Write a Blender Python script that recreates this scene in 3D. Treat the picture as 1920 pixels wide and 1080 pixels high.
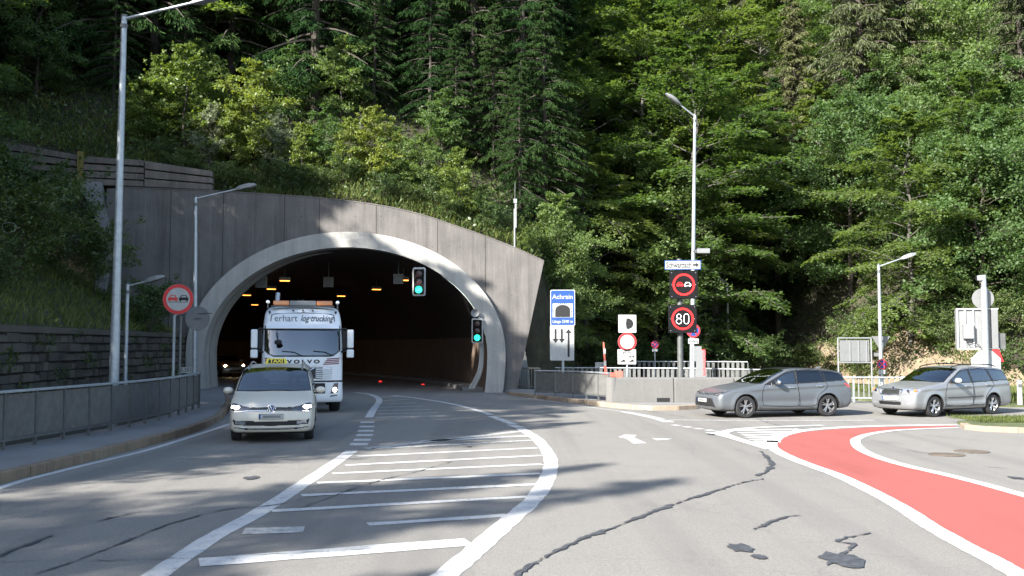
import bpy, bmesh, math, random
import numpy as np
from mathutils import Vector, Matrix
random.seed(7)
R = math.radians
scene = bpy.context.scene
for o in list(bpy.data.objects): bpy.data.objects.remove(o)
COL = scene.collection

# ------------------------------------------------------------------ camera, sky, sun, exposure
FPX, CAMH, PITCH = 1800.0, 2.1, math.atan(108/1800.0)
cd = bpy.data.cameras.new('camera'); cam = bpy.data.objects.new('camera', cd); COL.objects.link(cam)
cd.sensor_width = 36; cd.lens = 36*FPX/1920; cd.clip_end = 1500; cd.clip_start = .1
cam.location = (0, 0, CAMH); cam.rotation_euler = (R(90)+PITCH, 0, 0)
scene.camera = cam
SUN = Vector((1.0, .95, -.84)).normalized()            # direction the light travels
w = bpy.data.worlds.new('World'); scene.world = w; w.use_nodes = True
nt = w.node_tree; sky = nt.nodes.new('ShaderNodeTexSky'); sky.sky_type = 'NISHITA'; sky.sun_disc = False
sky.sun_elevation = math.asin(-SUN.z); sky.sun_rotation = math.atan2(-SUN.x, -SUN.y)
nt.links.new(sky.outputs[0], nt.nodes['Background'].inputs[0]); nt.nodes['Background'].inputs[1].default_value = .11
sl = bpy.data.lights.new('sun', 'SUN'); sl.energy = 5.0; sl.angle = R(.55); sl.color = (1, .95, .88)
so = bpy.data.objects.new('sun', sl); COL.objects.link(so); so.rotation_euler = SUN.to_track_quat('-Z', 'Y').to_euler()
so.location = (-30, -10, 40)
vs = scene.view_settings; vs.view_transform = 'Standard'; vs.look = 'None'; vs.exposure = 1.85; vs.gamma = 1
scene.cycles.max_bounces = 6; scene.cycles.transparent_max_bounces = 12; scene.cycles.diffuse_bounces = 3
scene.cycles.use_denoising = True

# ------------------------------------------------------------------ helpers
def ray(px, py):
    u, v = px-960, 540-py
    return Vector((u, FPX*math.cos(PITCH)-v*math.sin(PITCH), FPX*math.sin(PITCH)+v*math.cos(PITCH)))
def at(px, py, Y):                                    # the place at depth Y that the photograph shows there
    d = ray(px, py); t = Y/d.y
    return Vector((d.x*t, Y, CAMH+d.z*t))
def G(px, py, z=0.0):                                 # the same on level ground
    d = ray(px, py); t = (z-CAMH)/d.z
    return Vector((d.x*t, d.y*t, z))
def proj(p):
    c, s = math.cos(PITCH), math.sin(PITCH)
    x, y, z = p[0], p[1], p[2]-CAMH
    f = y*c+z*s; v = -y*s+z*c
    return (960+FPX*x/f, 540-FPX*v/f)
def link(o, parent=None):
    COL.objects.link(o)
    if parent is not None: o.parent = parent
    return o
def tag(o, label=None, cat=None, group=None, kind=None):
    if label: o['label'] = label
    if cat: o['category'] = cat
    if group: o['group'] = group
    if kind: o['kind'] = kind
    return o
def thing(name, label, cat, loc=(0, 0, 0), rz=0, group=None):
    o = bpy.data.objects.new(name, None); o.empty_display_size = .2; link(o)
    o.location = loc; o.rotation_euler = (0, 0, rz)
    return tag(o, label, cat, group)
def copy_tree(o, parent=None):
    c = o.copy(); COL.objects.link(c); c.parent = parent
    for ch in list(o.children): copy_tree(ch, c)
    return c
def mesh_np(name, V, F, mats, smooth=False, midx=None):
    """V (n,3), F (m,k) equal-sized faces"""
    me = bpy.data.meshes.new(name); V = np.asarray(V, np.float32); F = np.asarray(F, np.int32)
    k = F.shape[1]; m = F.shape[0]
    me.vertices.add(len(V)); me.vertices.foreach_set('co', V.ravel())
    me.loops.add(m*k); me.loops.foreach_set('vertex_index', F.ravel())
    me.polygons.add(m); me.polygons.foreach_set('loop_start', np.arange(0, m*k, k, dtype=np.int32))
    if midx is not None: me.polygons.foreach_set('material_index', np.asarray(midx, np.int32))
    me.update(calc_edges=True)
    if smooth: me.polygons.foreach_set('use_smooth', np.ones(m, bool))
    for mt in (mats if isinstance(mats, (list, tuple)) else [mats]): me.materials.append(mt)
    return me
def obj(name, me, parent=None, loc=None, rz=None):
    o = bpy.data.objects.new(name, me); link(o, parent)
    if loc is not None: o.location = loc
    if rz is not None: o.rotation_euler = (0, 0, rz)
    return o

class MB:
    def __init__(s): s.v = []; s.f = []
    def add(s, vs, fs):
        n = len(s.v); s.v += [tuple(q) for q in vs]; s.f += [tuple(i+n for i in f) for f in fs]; return s
    def box(s, x0, x1, y0, y1, z0, z1, m=None):
        v = [(x, y, z) for z in (z0, z1) for y in (y0, y1) for x in (x0, x1)]
        if m is not None: v = [m @ Vector(q) for q in v]
        return s.add(v, [(0, 2, 3, 1), (4, 5, 7, 6), (0, 1, 5, 4), (2, 6, 7, 3), (0, 4, 6, 2), (1, 3, 7, 5)])
    def cyl(s, a, b, r0, r1=None, n=10, caps=True):
        a, b = Vector(a), Vector(b); r1 = r0 if r1 is None else r1
        d = (b-a).normalized(); u = d.orthogonal().normalized(); w_ = d.cross(u)
        v = []
        for p, r in ((a, r0), (b, r1)):
            for i in range(n):
                t = 2*math.pi*i/n; v.append(p+u*math.cos(t)*r+w_*math.sin(t)*r)
        f = [(i, (i+1) % n, n+(i+1) % n, n+i) for i in range(n)]
        if caps: f += [tuple(range(n))[::-1], tuple(range(n, 2*n))]
        return s.add(v, f)
    def tube(s, pts, rad, n=6):
        pts = [Vector(p) for p in pts]; m = len(pts)
        rad = rad if isinstance(rad, (list, tuple)) else [rad]*m
        v = []; u = None
        for i, p in enumerate(pts):
            d = (pts[min(i+1, m-1)]-pts[max(i-1, 0)]).normalized()
            u = d.orthogonal().normalized() if u is None else (u-d*u.dot(d)).normalized()
            w_ = d.cross(u)
            for k in range(n):
                t = 2*math.pi*k/n; v.append(p+(u*math.cos(t)+w_*math.sin(t))*rad[i])
        f = [(i*n+k, i*n+(k+1) % n, (i+1)*n+(k+1) % n, (i+1)*n+k) for i in range(m-1) for k in range(n)]
        f += [tuple(range(n))[::-1], tuple(range((m-1)*n, m*n))]
        return s.add(v, f)
    def lathe(s, prof, n=24, axis='z', c=(0, 0, 0)):     # prof: (r, h)
        v = []; m = len(prof)
        for r, h in prof:
            for k in range(n):
                t = 2*math.pi*k/n; a, b = r*math.cos(t), r*math.sin(t)
                q = (a, b, h) if axis == 'z' else (a, h, b) if axis == 'y' else (h, a, b)
                v.append((q[0]+c[0], q[1]+c[1], q[2]+c[2]))
        f = [(i*n+k, i*n+(k+1) % n, (i+1)*n+(k+1) % n, (i+1)*n+k) for i in range(m-1) for k in range(n)]
        return s.add(v, f)
    def ell(s, c, r, nu=14, nv=8):
        v = []; 
        for j in range(nv+1):
            ph = math.pi*j/nv
            for i in range(nu):
                t = 2*math.pi*i/nu
                v.append((c[0]+r[0]*math.sin(ph)*math.cos(t), c[1]+r[1]*math.sin(ph)*math.sin(t), c[2]+r[2]*math.cos(ph)))
        f = [(j*nu+i, (j+1)*nu+i, (j+1)*nu+(i+1) % nu, j*nu+(i+1) % nu) for j in range(nv) for i in range(nu)]
        return s.add(v, f)
    def plate(s, poly, y0, y1):                          # polygon in XZ, extruded along Y
        n = len(poly); v = [(x, y0, z) for x, z in poly]+[(x, y1, z) for x, z in poly]
        f = [tuple(range(n)), tuple(range(n, 2*n))[::-1]]+[(i, n+i, n+(i+1) % n, (i+1) % n) for i in range(n)]
        return s.add(v, f)
    def slab(s, poly, z0, z1):                           # polygon in XY
        n = len(poly); v = [(q[0], q[1], z0) for q in poly]+[(q[0], q[1], z1) for q in poly]
        f = [tuple(range(n))[::-1], tuple(range(n, 2*n))]+[(i, (i+1) % n, n+(i+1) % n, n+i) for i in range(n)]
        return s.add(v, f)
    def mesh(s, name, mat, smooth=False, bevel=0, seg=2):
        me = bpy.data.meshes.new(name); me.from_pydata(s.v, [], s.f); 
        bm = bmesh.new(); bm.from_mesh(me); bmesh.ops.remove_doubles(bm, verts=bm.verts, dist=1e-5)
        bmesh.ops.recalc_face_normals(bm, faces=bm.faces)
        if bevel: bmesh.ops.bevel(bm, geom=[e for e in bm.edges if len(e.link_faces) == 2 and e.calc_face_angle(0) > .5], offset=bevel, segments=seg, profile=.6, affect='EDGES')
        if smooth:
            for f in bm.faces: f.smooth = True
            for e in bm.edges:
                if len(e.link_faces) == 2 and e.calc_face_angle(0) > .7: e.smooth = False
        bm.to_mesh(me); bm.free()
        for mt in (mat if isinstance(mat, (list, tuple)) else [mat]): me.materials.append(mt)
        return me
    def build(s, name, mat, parent=None, smooth=False, bevel=0, loc=None, rz=None, seg=2):
        return obj(name, s.mesh(name, mat, smooth, bevel, seg), parent, loc, rz)

def circle(cx, cz, r, n=40, a0=0, a1=2*math.pi):
    return [(cx+r*math.cos(a0+(a1-a0)*i/n), cz+r*math.sin(a0+(a1-a0)*i/n)) for i in range(n)]
def catmull(pts, n=8):
    P = [Vector(p) for p in pts]; out = []
    for i in range(len(P)-1):
        a, b, c, d = P[max(i-1, 0)], P[i], P[i+1], P[min(i+2, len(P)-1)]
        for k in range(n):
            t = k/n
            out.append(.5*((2*b)+(c-a)*t+(2*a-5*b+4*c-d)*t*t+(3*b-a-3*c+d)*t**3))
    return out+[P[-1]]
def resample(pts, step):
    out = [pts[0].copy()]; acc = 0
    for a, b in zip(pts, pts[1:]):
        l = (b-a).length; pos = step-acc
        while pos <= l and l > 0: out.append(a.lerp(b, pos/l)); pos += step
        acc = (acc+l) % step
    return out
def text_mesh(body, size, mat, depth=.004, shear=0, spacing=1.0, width=None, bold=0):
    cu = bpy.data.curves.new('t', 'FONT'); cu.body = body; cu.size = size; cu.extrude = depth; cu.shear = shear
    cu.space_character = spacing; cu.align_x = 'CENTER'; cu.align_y = 'CENTER'; cu.offset = bold; cu.resolution_u = 3
    o = bpy.data.objects.new('t', cu); COL.objects.link(o); bpy.context.view_layer.update()
    me = bpy.data.meshes.new_from_object(o.evaluated_get(bpy.context.evaluated_depsgraph_get()))
    bpy.data.objects.remove(o); bpy.data.curves.remove(cu)
    co = np.zeros(len(me.vertices)*3, np.float32); me.vertices.foreach_get('co', co); co = co.reshape(-1, 3)
    if width:
        k = width/(co[:, 0].max()-co[:, 0].min()); co[:, 0] *= k
    co = np.stack([co[:, 0], -co[:, 2], co[:, 1]], 1)      # stand it up facing -Y
    me.vertices.foreach_set('co', co.ravel().astype(np.float32)); me.update(); me.materials.clear(); me.materials.append(mat)
    return me

# ------------------------------------------------------------------ materials
def nodes(name):
    m = bpy.data.materials.new(name); m.use_nodes = True; t = m.node_tree
    return m, t, t.nodes['Principled BSDF'], t.links
def ramp(t, fac, stops):
    r = t.nodes.new('ShaderNodeValToRGB'); e = r.color_ramp.elements
    while len(e) > len(stops): e.remove(e[-1])
    while len(e) < len(stops): e.new(.5)
    for q, (p, c) in zip(e, stops): q.position = p; q.color = (*c, 1) if len(c) == 3 else c
    t.links.new(fac, r.inputs[0]); return r.outputs[0]
def coords(t, scale=(1, 1, 1), world=False):
    m = t.nodes.new('ShaderNodeMapping'); m.inputs['Scale'].default_value = scale
    if world: t.links.new(t.nodes.new('ShaderNodeNewGeometry').outputs['Position'], m.inputs[0])
    else: t.links.new(t.nodes.new('ShaderNodeTexCoord').outputs['Object'], m.inputs[0])
    return m.outputs[0]
def noise(t, vec, scale, detail=4, rough=.6):
    n = t.nodes.new('ShaderNodeTexNoise'); n.inputs['Scale'].default_value = scale; n.inputs['Detail'].default_value = detail
    n.inputs['Roughness'].default_value = rough; t.links.new(vec, n.inputs['Vector']); return n.outputs['Fac']
def mixc(t, fac, a, b, mode='MIX'):
    m = t.nodes.new('ShaderNodeMix'); m.data_type = 'RGBA'; m.blend_type = mode
    for q, sck in ((fac, 0), (a, 6), (b, 7)):
        if isinstance(q, (int, float)): m.inputs[sck].default_value = q
        elif isinstance(q, (tuple, list)): m.inputs[sck].default_value = (*q, 1)
        else: t.links.new(q, m.inputs[sck])
    return m.outputs[2]
def bump(t, b, h, strength=.3, dist=.02):
    n = t.nodes.new('ShaderNodeBump'); n.inputs['Strength'].default_value = strength; n.inputs['Distance'].default_value = dist
    t.links.new(h, n.inputs['Height']); t.links.new(n.outputs[0], b.inputs['Normal'])
def plain(name, c, rough=.5, metal=0, var=.12, scale=6, coat=0, emit=0, dirt=None):
    m, t, b, l = nodes(name)
    n = noise(t, coords(t), scale, 5)
    lo = tuple(x*(1-var) for x in c); hi = tuple(min(1, x*(1+var)) for x in c)
    col = ramp(t, n, [(.3, lo), (.7, hi)])
    if dirt:
        n2 = noise(t, coords(t, (1, 1, .35)), scale*2.3, 6, .7); col = mixc(t, ramp(t, n2, [(.52, (0, 0, 0)), (.75, (.7, .7, .7))]), col, dirt)
    l.new(col, b.inputs['Base Color']); b.inputs['Roughness'].default_value = rough; b.inputs['Metallic'].default_value = metal
    b.inputs['Coat Weight'].default_value = coat; b.inputs['Coat Roughness'].default_value = .05
    if emit: l.new(col, b.inputs['Emission Color']); b.inputs['Emission Strength'].default_value = emit
    return m
def asphalt():
    m, t, b, l = nodes('asphalt'); v = coords(t, world=True)
    big = noise(t, v, .16, 5); mid = noise(t, v, 1.7, 6, .65); fine = noise(t, v, 60, 3, .8); fine2 = noise(t, v, 21, 4, .8)
    c = ramp(t, big, [(.32, (0.1215, 0.1176, 0.1098)), (.68, (0.2133, 0.2016, 0.1792))])
    c = mixc(t, .4, c, ramp(t, mid, [(.3, (0.1054, 0.1020, 0.0952)), (.75, (0.2480, 0.2340, 0.2072))]))
    c = mixc(t, .55, c, ramp(t, fine, [(.35, (0.0744, 0.0720, 0.0672)), (.5, (0.1798, 0.1716, 0.1546)), (.68, (0.3720, 0.3540, 0.3136))]))
    c = mixc(t, .3, c, ramp(t, fine2, [(.35, (0.0930, 0.0900, 0.0840)), (.65, (0.2666, 0.2520, 0.2240))]))
    tr = noise(t, coords(t, (.9, .03, 1), True), 1.0, 3); c = mixc(t, ramp(t, tr, [(.48, (0, 0, 0)), (.68, (.55, .55, .55))]), c, (0.1091, 0.1056, 0.0986))   # worn wheel tracks
    st = noise(t, coords(t, (1, .35, 1), True), .7, 6, .7); c = mixc(t, ramp(t, st, [(.58, (0, 0, 0)), (.74, (.5, .5, .5))]), c, (0.0806, 0.0792, 0.0784))      # oil and rubber
    vo = t.nodes.new('ShaderNodeTexVoronoi'); vo.feature = 'DISTANCE_TO_EDGE'; vo.inputs['Scale'].default_value = .28
    wv = t.nodes.new('ShaderNodeVectorMath'); wv.operation = 'ADD'; l.new(v, wv.inputs[0]); nn_ = t.nodes.new('ShaderNodeTexNoise'); nn_.inputs['Scale'].default_value = 1.2; nn_.inputs['Detail'].default_value = 6; l.new(v, nn_.inputs['Vector']); l.new(nn_.outputs['Color'], wv.inputs[1]); l.new(wv.outputs[0], vo.inputs['Vector'])
    c = mixc(t, ramp(t, vo.outputs['Distance'], [(0, (.22, .22, .22)), (.005, (0, 0, 0))]), c, (0.0620, 0.0600, 0.0582))                                   # hairline cracks
    l.new(c, b.inputs['Base Color']); b.inputs['Roughness'].default_value = .85; bump(t, b, fine, .55, .012); return m
def paint_line(name, c, wear=(.60, .72), under=(.12, .118, .112), grain=.22):
    m, t, b, l = nodes(name); v = coords(t, world=True)
    n = noise(t, v, 9, 6, .75); n2 = noise(t, v, 1.4, 5)
    c1 = mixc(t, .35, c, ramp(t, n2, [(.3, tuple(x*.78 for x in c)), (.7, c)]))
    g = noise(t, v, 55, 3, .8); c1 = mixc(t, grain, c1, ramp(t, g, [(.35, tuple(x*.55 for x in c)), (.65, c)]))
    c1 = mixc(t, ramp(t, n, [(wear[0], (0, 0, 0)), (wear[1], (.75, .75, .75))]), c1, under)
    tr = noise(t, coords(t, (.9, .12, 1), True), 1.6, 5, .7); c1 = mixc(t, ramp(t, tr, [(.52, (0, 0, 0)), (.72, (.55, .55, .55))]), c1, tuple(x*.6 for x in c))
    l.new(c1, b.inputs['Base Color']); b.inputs['Roughness'].default_value = .75; bump(t, b, g, .3, .006); return m
def concrete(name, lo, hi, streak=.5, stain=(.05, .045, .04), amount=.75):
    m, t, b, l = nodes(name); v = coords(t, world=True)
    c = ramp(t, noise(t, v, .8, 8, .65), [(.28, lo), (.72, hi)])
    s = noise(t, coords(t, (2.2, 2.2, .12), True), 1.6, 6, .7)
    c = mixc(t, ramp(t, s, [(.46, (0, 0, 0)), (.78, (streak,)*3)]), c, stain)
    s2 = noise(t, coords(t, (6, 6, .25), True), 1.3, 5, .7)
    c = mixc(t, ramp(t, s2, [(.55, (0, 0, 0)), (.8, (streak*.7,)*3)]), c, tuple(min(1, x*1.5) for x in hi))
    f = noise(t, v, 22, 5, .7); c = mixc(t, .25, c, ramp(t, f, [(.3, tuple(x*.6 for x in lo)), (.7, hi)]))
    l.new(c, b.inputs['Base Color']); b.inputs['Roughness'].default_value = .88; bump(t, b, f, .35, .015); return m
def leafmat(name, lo, hi, trans, rough=.45, tw=.36):
    m, t, b, l = nodes(name)
    oi = t.nodes.new('ShaderNodeObjectInfo')
    n = noise(t, coords(t), 3.1, 2); n2 = noise(t, coords(t), .35, 2)
    c = ramp(t, n, [(.3, lo), (.72, hi)])
    c = mixc(t, .35, c, ramp(t, n2, [(.35, tuple(x*.7 for x in lo)), (.65, tuple(x*1.25 for x in hi))]))
    hs = t.nodes.new('ShaderNodeHueSaturation'); l.new(c, hs.inputs['Color'])
    ma = t.nodes.new('ShaderNodeMapRange'); l.new(oi.outputs['Random'], ma.inputs[0]); ma.inputs[3].default_value = .475; ma.inputs[4].default_value = .515
    mb = t.nodes.new('ShaderNodeMapRange'); l.new(oi.outputs['Random'], mb.inputs[0]); mb.inputs[3].default_value = 1.2; mb.inputs[4].default_value = .8
    l.new(ma.outputs[0], hs.inputs['Hue']); l.new(mb.outputs[0], hs.inputs['Value'])
    l.new(hs.outputs[0], b.inputs['Base Color']); b.inputs['Roughness'].default_value = rough
    tr = t.nodes.new('ShaderNodeBsdfTranslucent'); l.new(mixc(t, 1, hs.outputs[0], trans, 'MULTIPLY'), tr.inputs[0])
    mx = t.nodes.new('ShaderNodeMixShader'); mx.inputs[0].default_value = tw
    l.new(b.outputs[0], mx.inputs[1]); l.new(tr.outputs[0], mx.inputs[2]); l.new(mx.outputs[0], t.nodes['Material Output'].inputs[0]); return m
def carglass(name, tint, refl=1.0, ior=1.85):
    m, t, b, l = nodes(name); t.nodes.remove(b)
    tr = t.nodes.new('ShaderNodeBsdfTransparent'); tr.inputs[0].default_value = (*tint, 1)
    gl = t.nodes.new('ShaderNodeBsdfGlossy'); gl.inputs['Roughness'].default_value = .02; gl.inputs[0].default_value = (refl,)*3+(1,)
    lw = t.nodes.new('ShaderNodeFresnel'); lw.inputs[0].default_value = ior
    mx = t.nodes.new('ShaderNodeMixShader'); l.new(lw.outputs[0], mx.inputs[0]); l.new(tr.outputs[0], mx.inputs[1]); l.new(gl.outputs[0], mx.inputs[2])
    l.new(mx.outputs[0], t.nodes['Material Output'].inputs[0]); return m
def carpaint(name, c, metal=.35, rough=.32):
    m, t, b, l = nodes(name); v = coords(t)
    d = noise(t, v, 3, 5); col = ramp(t, d, [(.3, tuple(x*.93 for x in c)), (.7, c)])
    sep = t.nodes.new('ShaderNodeSeparateXYZ'); l.new(v, sep.inputs[0])
    mr = t.nodes.new('ShaderNodeMapRange'); l.new(sep.outputs[2], mr.inputs[0]); mr.inputs[1].default_value = .2; mr.inputs[2].default_value = .55; mr.inputs[3].default_value = .45; mr.inputs[4].default_value = 0
    mu = t.nodes.new('ShaderNodeMath'); mu.operation = 'MULTIPLY'; l.new(mr.outputs[0], mu.inputs[0]); l.new(noise(t, v, 9, 6, .7), mu.inputs[1])
    col = mixc(t, mu.outputs[0], col, (.16, .14, .12))     # road dust on the sills
    l.new(col, b.inputs['Base Color']); b.inputs['Metallic'].default_value = metal; b.inputs['Roughness'].default_value = rough
    b.inputs['Coat Weight'].default_value = .3; b.inputs['Coat Roughness'].default_value = .2; return m
def emis(name, c, s):
    m, t, b, l = nodes(name); b.inputs['Base Color'].default_value = (*c, 1); b.inputs['Emission Color'].default_value = (*c, 1); b.inputs['Emission Strength'].default_value = s; return m
M = {}
M['asphalt'] = asphalt()
M['white_line'] = paint_line('white_line', (.50, .50, .485), (.53, .66))
M['worn_line'] = paint_line('worn_line', (.44, .44, .42), (.46, .62))
M['red_path'] = paint_line('red_path', (.33, .082, .068), (.60, .78), (.20, .085, .07), .45)
M['tar'] = plain('tar', (.058, .061, .068), .5, var=.45, scale=14)
M['portal'] = concrete('portal', (.088, .083, .078), (.168, .156, .146), .8, (.045, .042, .039))
M['ring'] = concrete('ring', (.29, .285, .265), (.42, .41, .38), .5, (.14, .135, .125))
M['sidewalk'] = concrete('sidewalk', (.15, .15, .147), (.22, .215, .205), .2, (.13, .12, .11))
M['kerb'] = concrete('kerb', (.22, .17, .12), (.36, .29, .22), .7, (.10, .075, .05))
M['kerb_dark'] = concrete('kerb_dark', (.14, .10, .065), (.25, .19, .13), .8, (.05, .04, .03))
M['barrier'] = concrete('barrier', (.10, .10, .096), (.155, .152, .144), .55, (.11, .105, .10))
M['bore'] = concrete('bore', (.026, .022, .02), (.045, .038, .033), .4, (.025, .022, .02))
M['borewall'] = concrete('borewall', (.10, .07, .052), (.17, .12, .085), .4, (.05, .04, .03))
M['stone'] = concrete('stone', (.035, .032, .028), (.085, .078, .068), .5, (.02, .02, .018))
_m = M['stone']; _t = _m.node_tree; _b = _t.nodes['Principled BSDF']; _src = _b.inputs['Base Color'].links[0].from_socket
_oi = _t.nodes.new('ShaderNodeObjectInfo'); _r = ramp(_t, _oi.outputs['Random'], [(0, (.55, .52, .5)), (.5, (1.1, 1.05, 1.0)), (1, (1.4, 1.32, 1.2))]); _t.links.new(mixc(_t, 1, _src, _r, 'MULTIPLY'), _b.inputs['Base Color'])
M['mortar'] = plain('mortar', (.022, .02, .018), .95)
M['plank'] = concrete('plank', (.075, .066, .056), (.20, .175, .15), .75, (.028, .024, .02))
M['soil'] = plain('soil', (.035, .032, .018), .95, var=.5, scale=2)
M['sand'] = plain('sand', (.17, .13, .09), .95, var=.3, scale=3, dirt=(.14, .16, .05))
M['rock'] = plain('rock', (.10, .08, .06), .95, var=.5, scale=3)
M['verge'] = plain('verge', (.07, .085, .03), .95, var=.4, scale=3)
M['galv'] = plain('galv', (.36, .39, .41), .5, .55, var=.15, scale=9)
M['galvd'] = plain('galvd', (.115, .12, .118), .55, .4, var=.2, scale=7, dirt=(.07, .07, .06))
M['panel'] = plain('panel', (.10, .10, .096), .6, .25, var=.2, scale=5, dirt=(.08, .075, .065))
M['white'] = plain('white', (.35, .36, .35), .5, var=.05, scale=4, dirt=(.6, .6, .57))
M['offwhite'] = plain('offwhite', (.19, .198, .20), .5, var=.08, scale=4)
M['signback'] = plain('signback', (.17, .175, .175), .6, .2, var=.08, scale=5)
M['black'] = plain('black', (.007, .007, .008), .65, var=.2)
M['vmsblack'] = plain('vmsblack', (.007, .007, .008), .85, var=.2); M['vmsblack'].node_tree.nodes['Principled BSDF'].inputs['Specular IOR Level'].default_value = .15
M['blue'] = plain('blue', (.006, .050, .21), .5, var=.06)
M['red'] = plain('red', (.55, .022, .025), .45, var=.08)
M['redfade'] = plain('redfade', (.62, .13, .09), .55, var=.12, dirt=(.6, .35, .28))
M['yellowpost'] = plain('yellowpost', (.15, .12, .03), .8, var=.2)
M['rubber'] = plain('rubber', (.016, .016, .017), .8, var=.3)
M['alloy'] = plain('alloy', (.50, .51, .52), .3, .85, var=.05)
M['alloyd'] = plain('alloyd', (.34, .34, .35), .3, .8, var=.05)
M['chrome'] = plain('chrome', (.75, .76, .78), .12, 1, var=.03)
M['trim'] = plain('trim', (.012, .012, .013), .35, var=.2)
M['interior'] = plain('interior', (.03, .03, .032), .8, var=.2)
M['cloth'] = plain('cloth', (.055, .057, .062), .9, var=.2)
M['glass'] = carglass('glass', (.55, .60, .58), ior=2.4)
M['glassdark'] = carglass('glassdark', (.10, .11, .12))
M['glassmid'] = carglass('glassmid', (.42, .47, .48), ior=2.4)
M['lens'] = plain('lens', (.34, .35, .37), .12, .6, var=.25, scale=14, coat=1)
M['lensdark'] = plain('lensdark', (.06, .062, .07), .12, .3, var=.3, scale=14, coat=1)
M['taillight'] = plain('taillight', (.5, .01, .015), .15, var=.1, coat=1)
M['headlamp'] = emis('headlamp', (1, .90, .74), 7)
M['headlamp_far'] = emis('headlamp_far', (1, .72, .38), 60)
M['amberlens'] = plain('amberlens', (.55, .15, .03), .25, var=.15, coat=1)
M['sodium'] = emis('sodium', (1, .34, .05), 1.8)
M['green_on'] = emis('green_on', (.03, .95, .55), .55)
M['red_led'] = emis('red_led', (1, .01, .01), .42)
M['white_led'] = emis('white_led', (1, .97, .92), .33)
M['red_mark'] = emis('red_mark', (1, .02, .02), 1.2)
M['lensoff'] = plain('lensoff', (.035, .012, .014), .3, var=.2)
M['bark'] = plain('bark', (.05, .042, .034), .9, var=.4, scale=8)
M['barkg'] = plain('barkg', (.075, .07, .06), .85, var=.35, scale=8)
M['beech'] = leafmat('beech', (.068, .116, .030), (.126, .184, .056), (1.65, 1.7, .75), .6, tw=.48)
M['broad'] = leafmat('broad', (.062, .114, .032), (.118, .184, .060), (1.6, 1.7, .8), .6, tw=.48)
M['pale'] = leafmat('pale', (.115, .165, .035), (.19, .25, .065), (1.6, 1.5, .6), tw=.46)
M['silverleaf'] = leafmat('silverleaf', (.12, .15, .09), (.22, .25, .17), (1.2, 1.3, .8))
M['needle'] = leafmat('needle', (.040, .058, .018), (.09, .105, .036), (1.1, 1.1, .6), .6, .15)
M['needle_shaded'] = leafmat('needle_shaded', (.014, .036, .010), (.032, .064, .018), (1.1, 1.2, .6), .95, .15); M['needle_shaded'].node_tree.nodes['Principled BSDF'].inputs['Specular IOR Level'].default_value = .1  # dark conifer green, with the shade of the wood put into the colour
M['bushleaf'] = leafmat('bushleaf', (.045, .08, .022), (.095, .14, .042), (1.4, 1.5, .7))
M['grassblade'] = leafmat('grassblade', (.075, .105, .022), (.15, .175, .045), (1.4, 1.3, .5), .8)
M['skin'] = plain('skin', (.50, .31, .23), .6, var=.06)
M['hair'] = plain('hair', (.05, .035, .025), .8)
# ------------------------------------------------------------------ terrain
PY = 43.6                                              # depth of the portal face
def wob(x, y): return .35*math.sin(x*.45+y*.23)+.25*math.sin(x*.21-y*.57+1.3)+.12*math.sin(x*1.3+y*1.1)
XS = [-70, -30, -18, 1.4, 3.0, 5.5, 15, 17.5, 19.5, 24, 40, 80]
YF = [44.6, 44.6, 44.6, 44.6, 50, 55, 57, 64, 53, 45, 41, 36]
ZB = ([-70, -25, -18, -14, -7, 0, 1.4, 3, 80], [30, 12.0, 10.3, 9.0, 8.7, 6.6, 5.6, 0, 0])
SLP = ([-70, -20, 0, 4, 15, 18, 22, 80], [.95, .80, .72, .72, .68, .35, .62, .8])
def hill_y(x): return float(np.interp(x, XS, YF))
def hill_pt(x, d):
    y = hill_y(x)+d; z = np.interp(x, *ZB)+np.interp(x, *SLP)*d
    k = min(1, d/4)
    return Vector((x, y, z+wob(x, y)*k))
def wall_x(y): return -13.3-(y-25)*.082 if y > 25 else -13.3+(25-y)*.03      # stone wall line
def bank_pt(x, y):
    s = wall_x(y)-x; z = 2.55+.58*max(0, s-.3)+wob(x, y)*.4*min(1, max(0, s-.5)/3)
    return Vector((x, y, z))

g = MB().slab([(-700, -300), (700, -300), (700, 900), (-700, 900)], -.4, -.06)
tag(g.build('ground', M['soil']), kind='structure', label='earth ground around the road and slopes')
xs = np.concatenate([np.arange(-70, 80.1, 1.0)]); ds = np.concatenate([[0], np.arange(.6, 12, .8), np.arange(12, 75, 1.6)])
V = [(x, hill_y(x), float(np.interp(x, *ZB))-1.0 if -18.6 < x < .6 else -.5) for x in xs]; n = len(xs)
for d in ds: V += [tuple(hill_pt(x, d)) for x in xs]
F = [(j*n+i, j*n+i+1, (j+1)*n+i+1, (j+1)*n+i) for j in range(len(ds)) for i in range(n-1)]
tag(obj('hillside', mesh_np('hillside', V, F, M['soil'], True)), kind='structure', label='steep wooded hillside above the tunnel and the junction')
bx = np.arange(-60, .01, 1.0); by = np.arange(-30, 44.7, 1.5); V = []
for y in by:
    for s in bx: V.append(tuple(bank_pt(wall_x(y)-.25+s, y)))
n = len(bx); F = [(j*n+i, j*n+i+1, (j+1)*n+i+1, (j+1)*n+i) for j in range(len(by)-1) for i in range(n-1)]
tag(obj('bank', mesh_np('bank', V, F, M['soil'], True)), kind='structure', label='grassy bank above the stone retaining wall')

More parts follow.
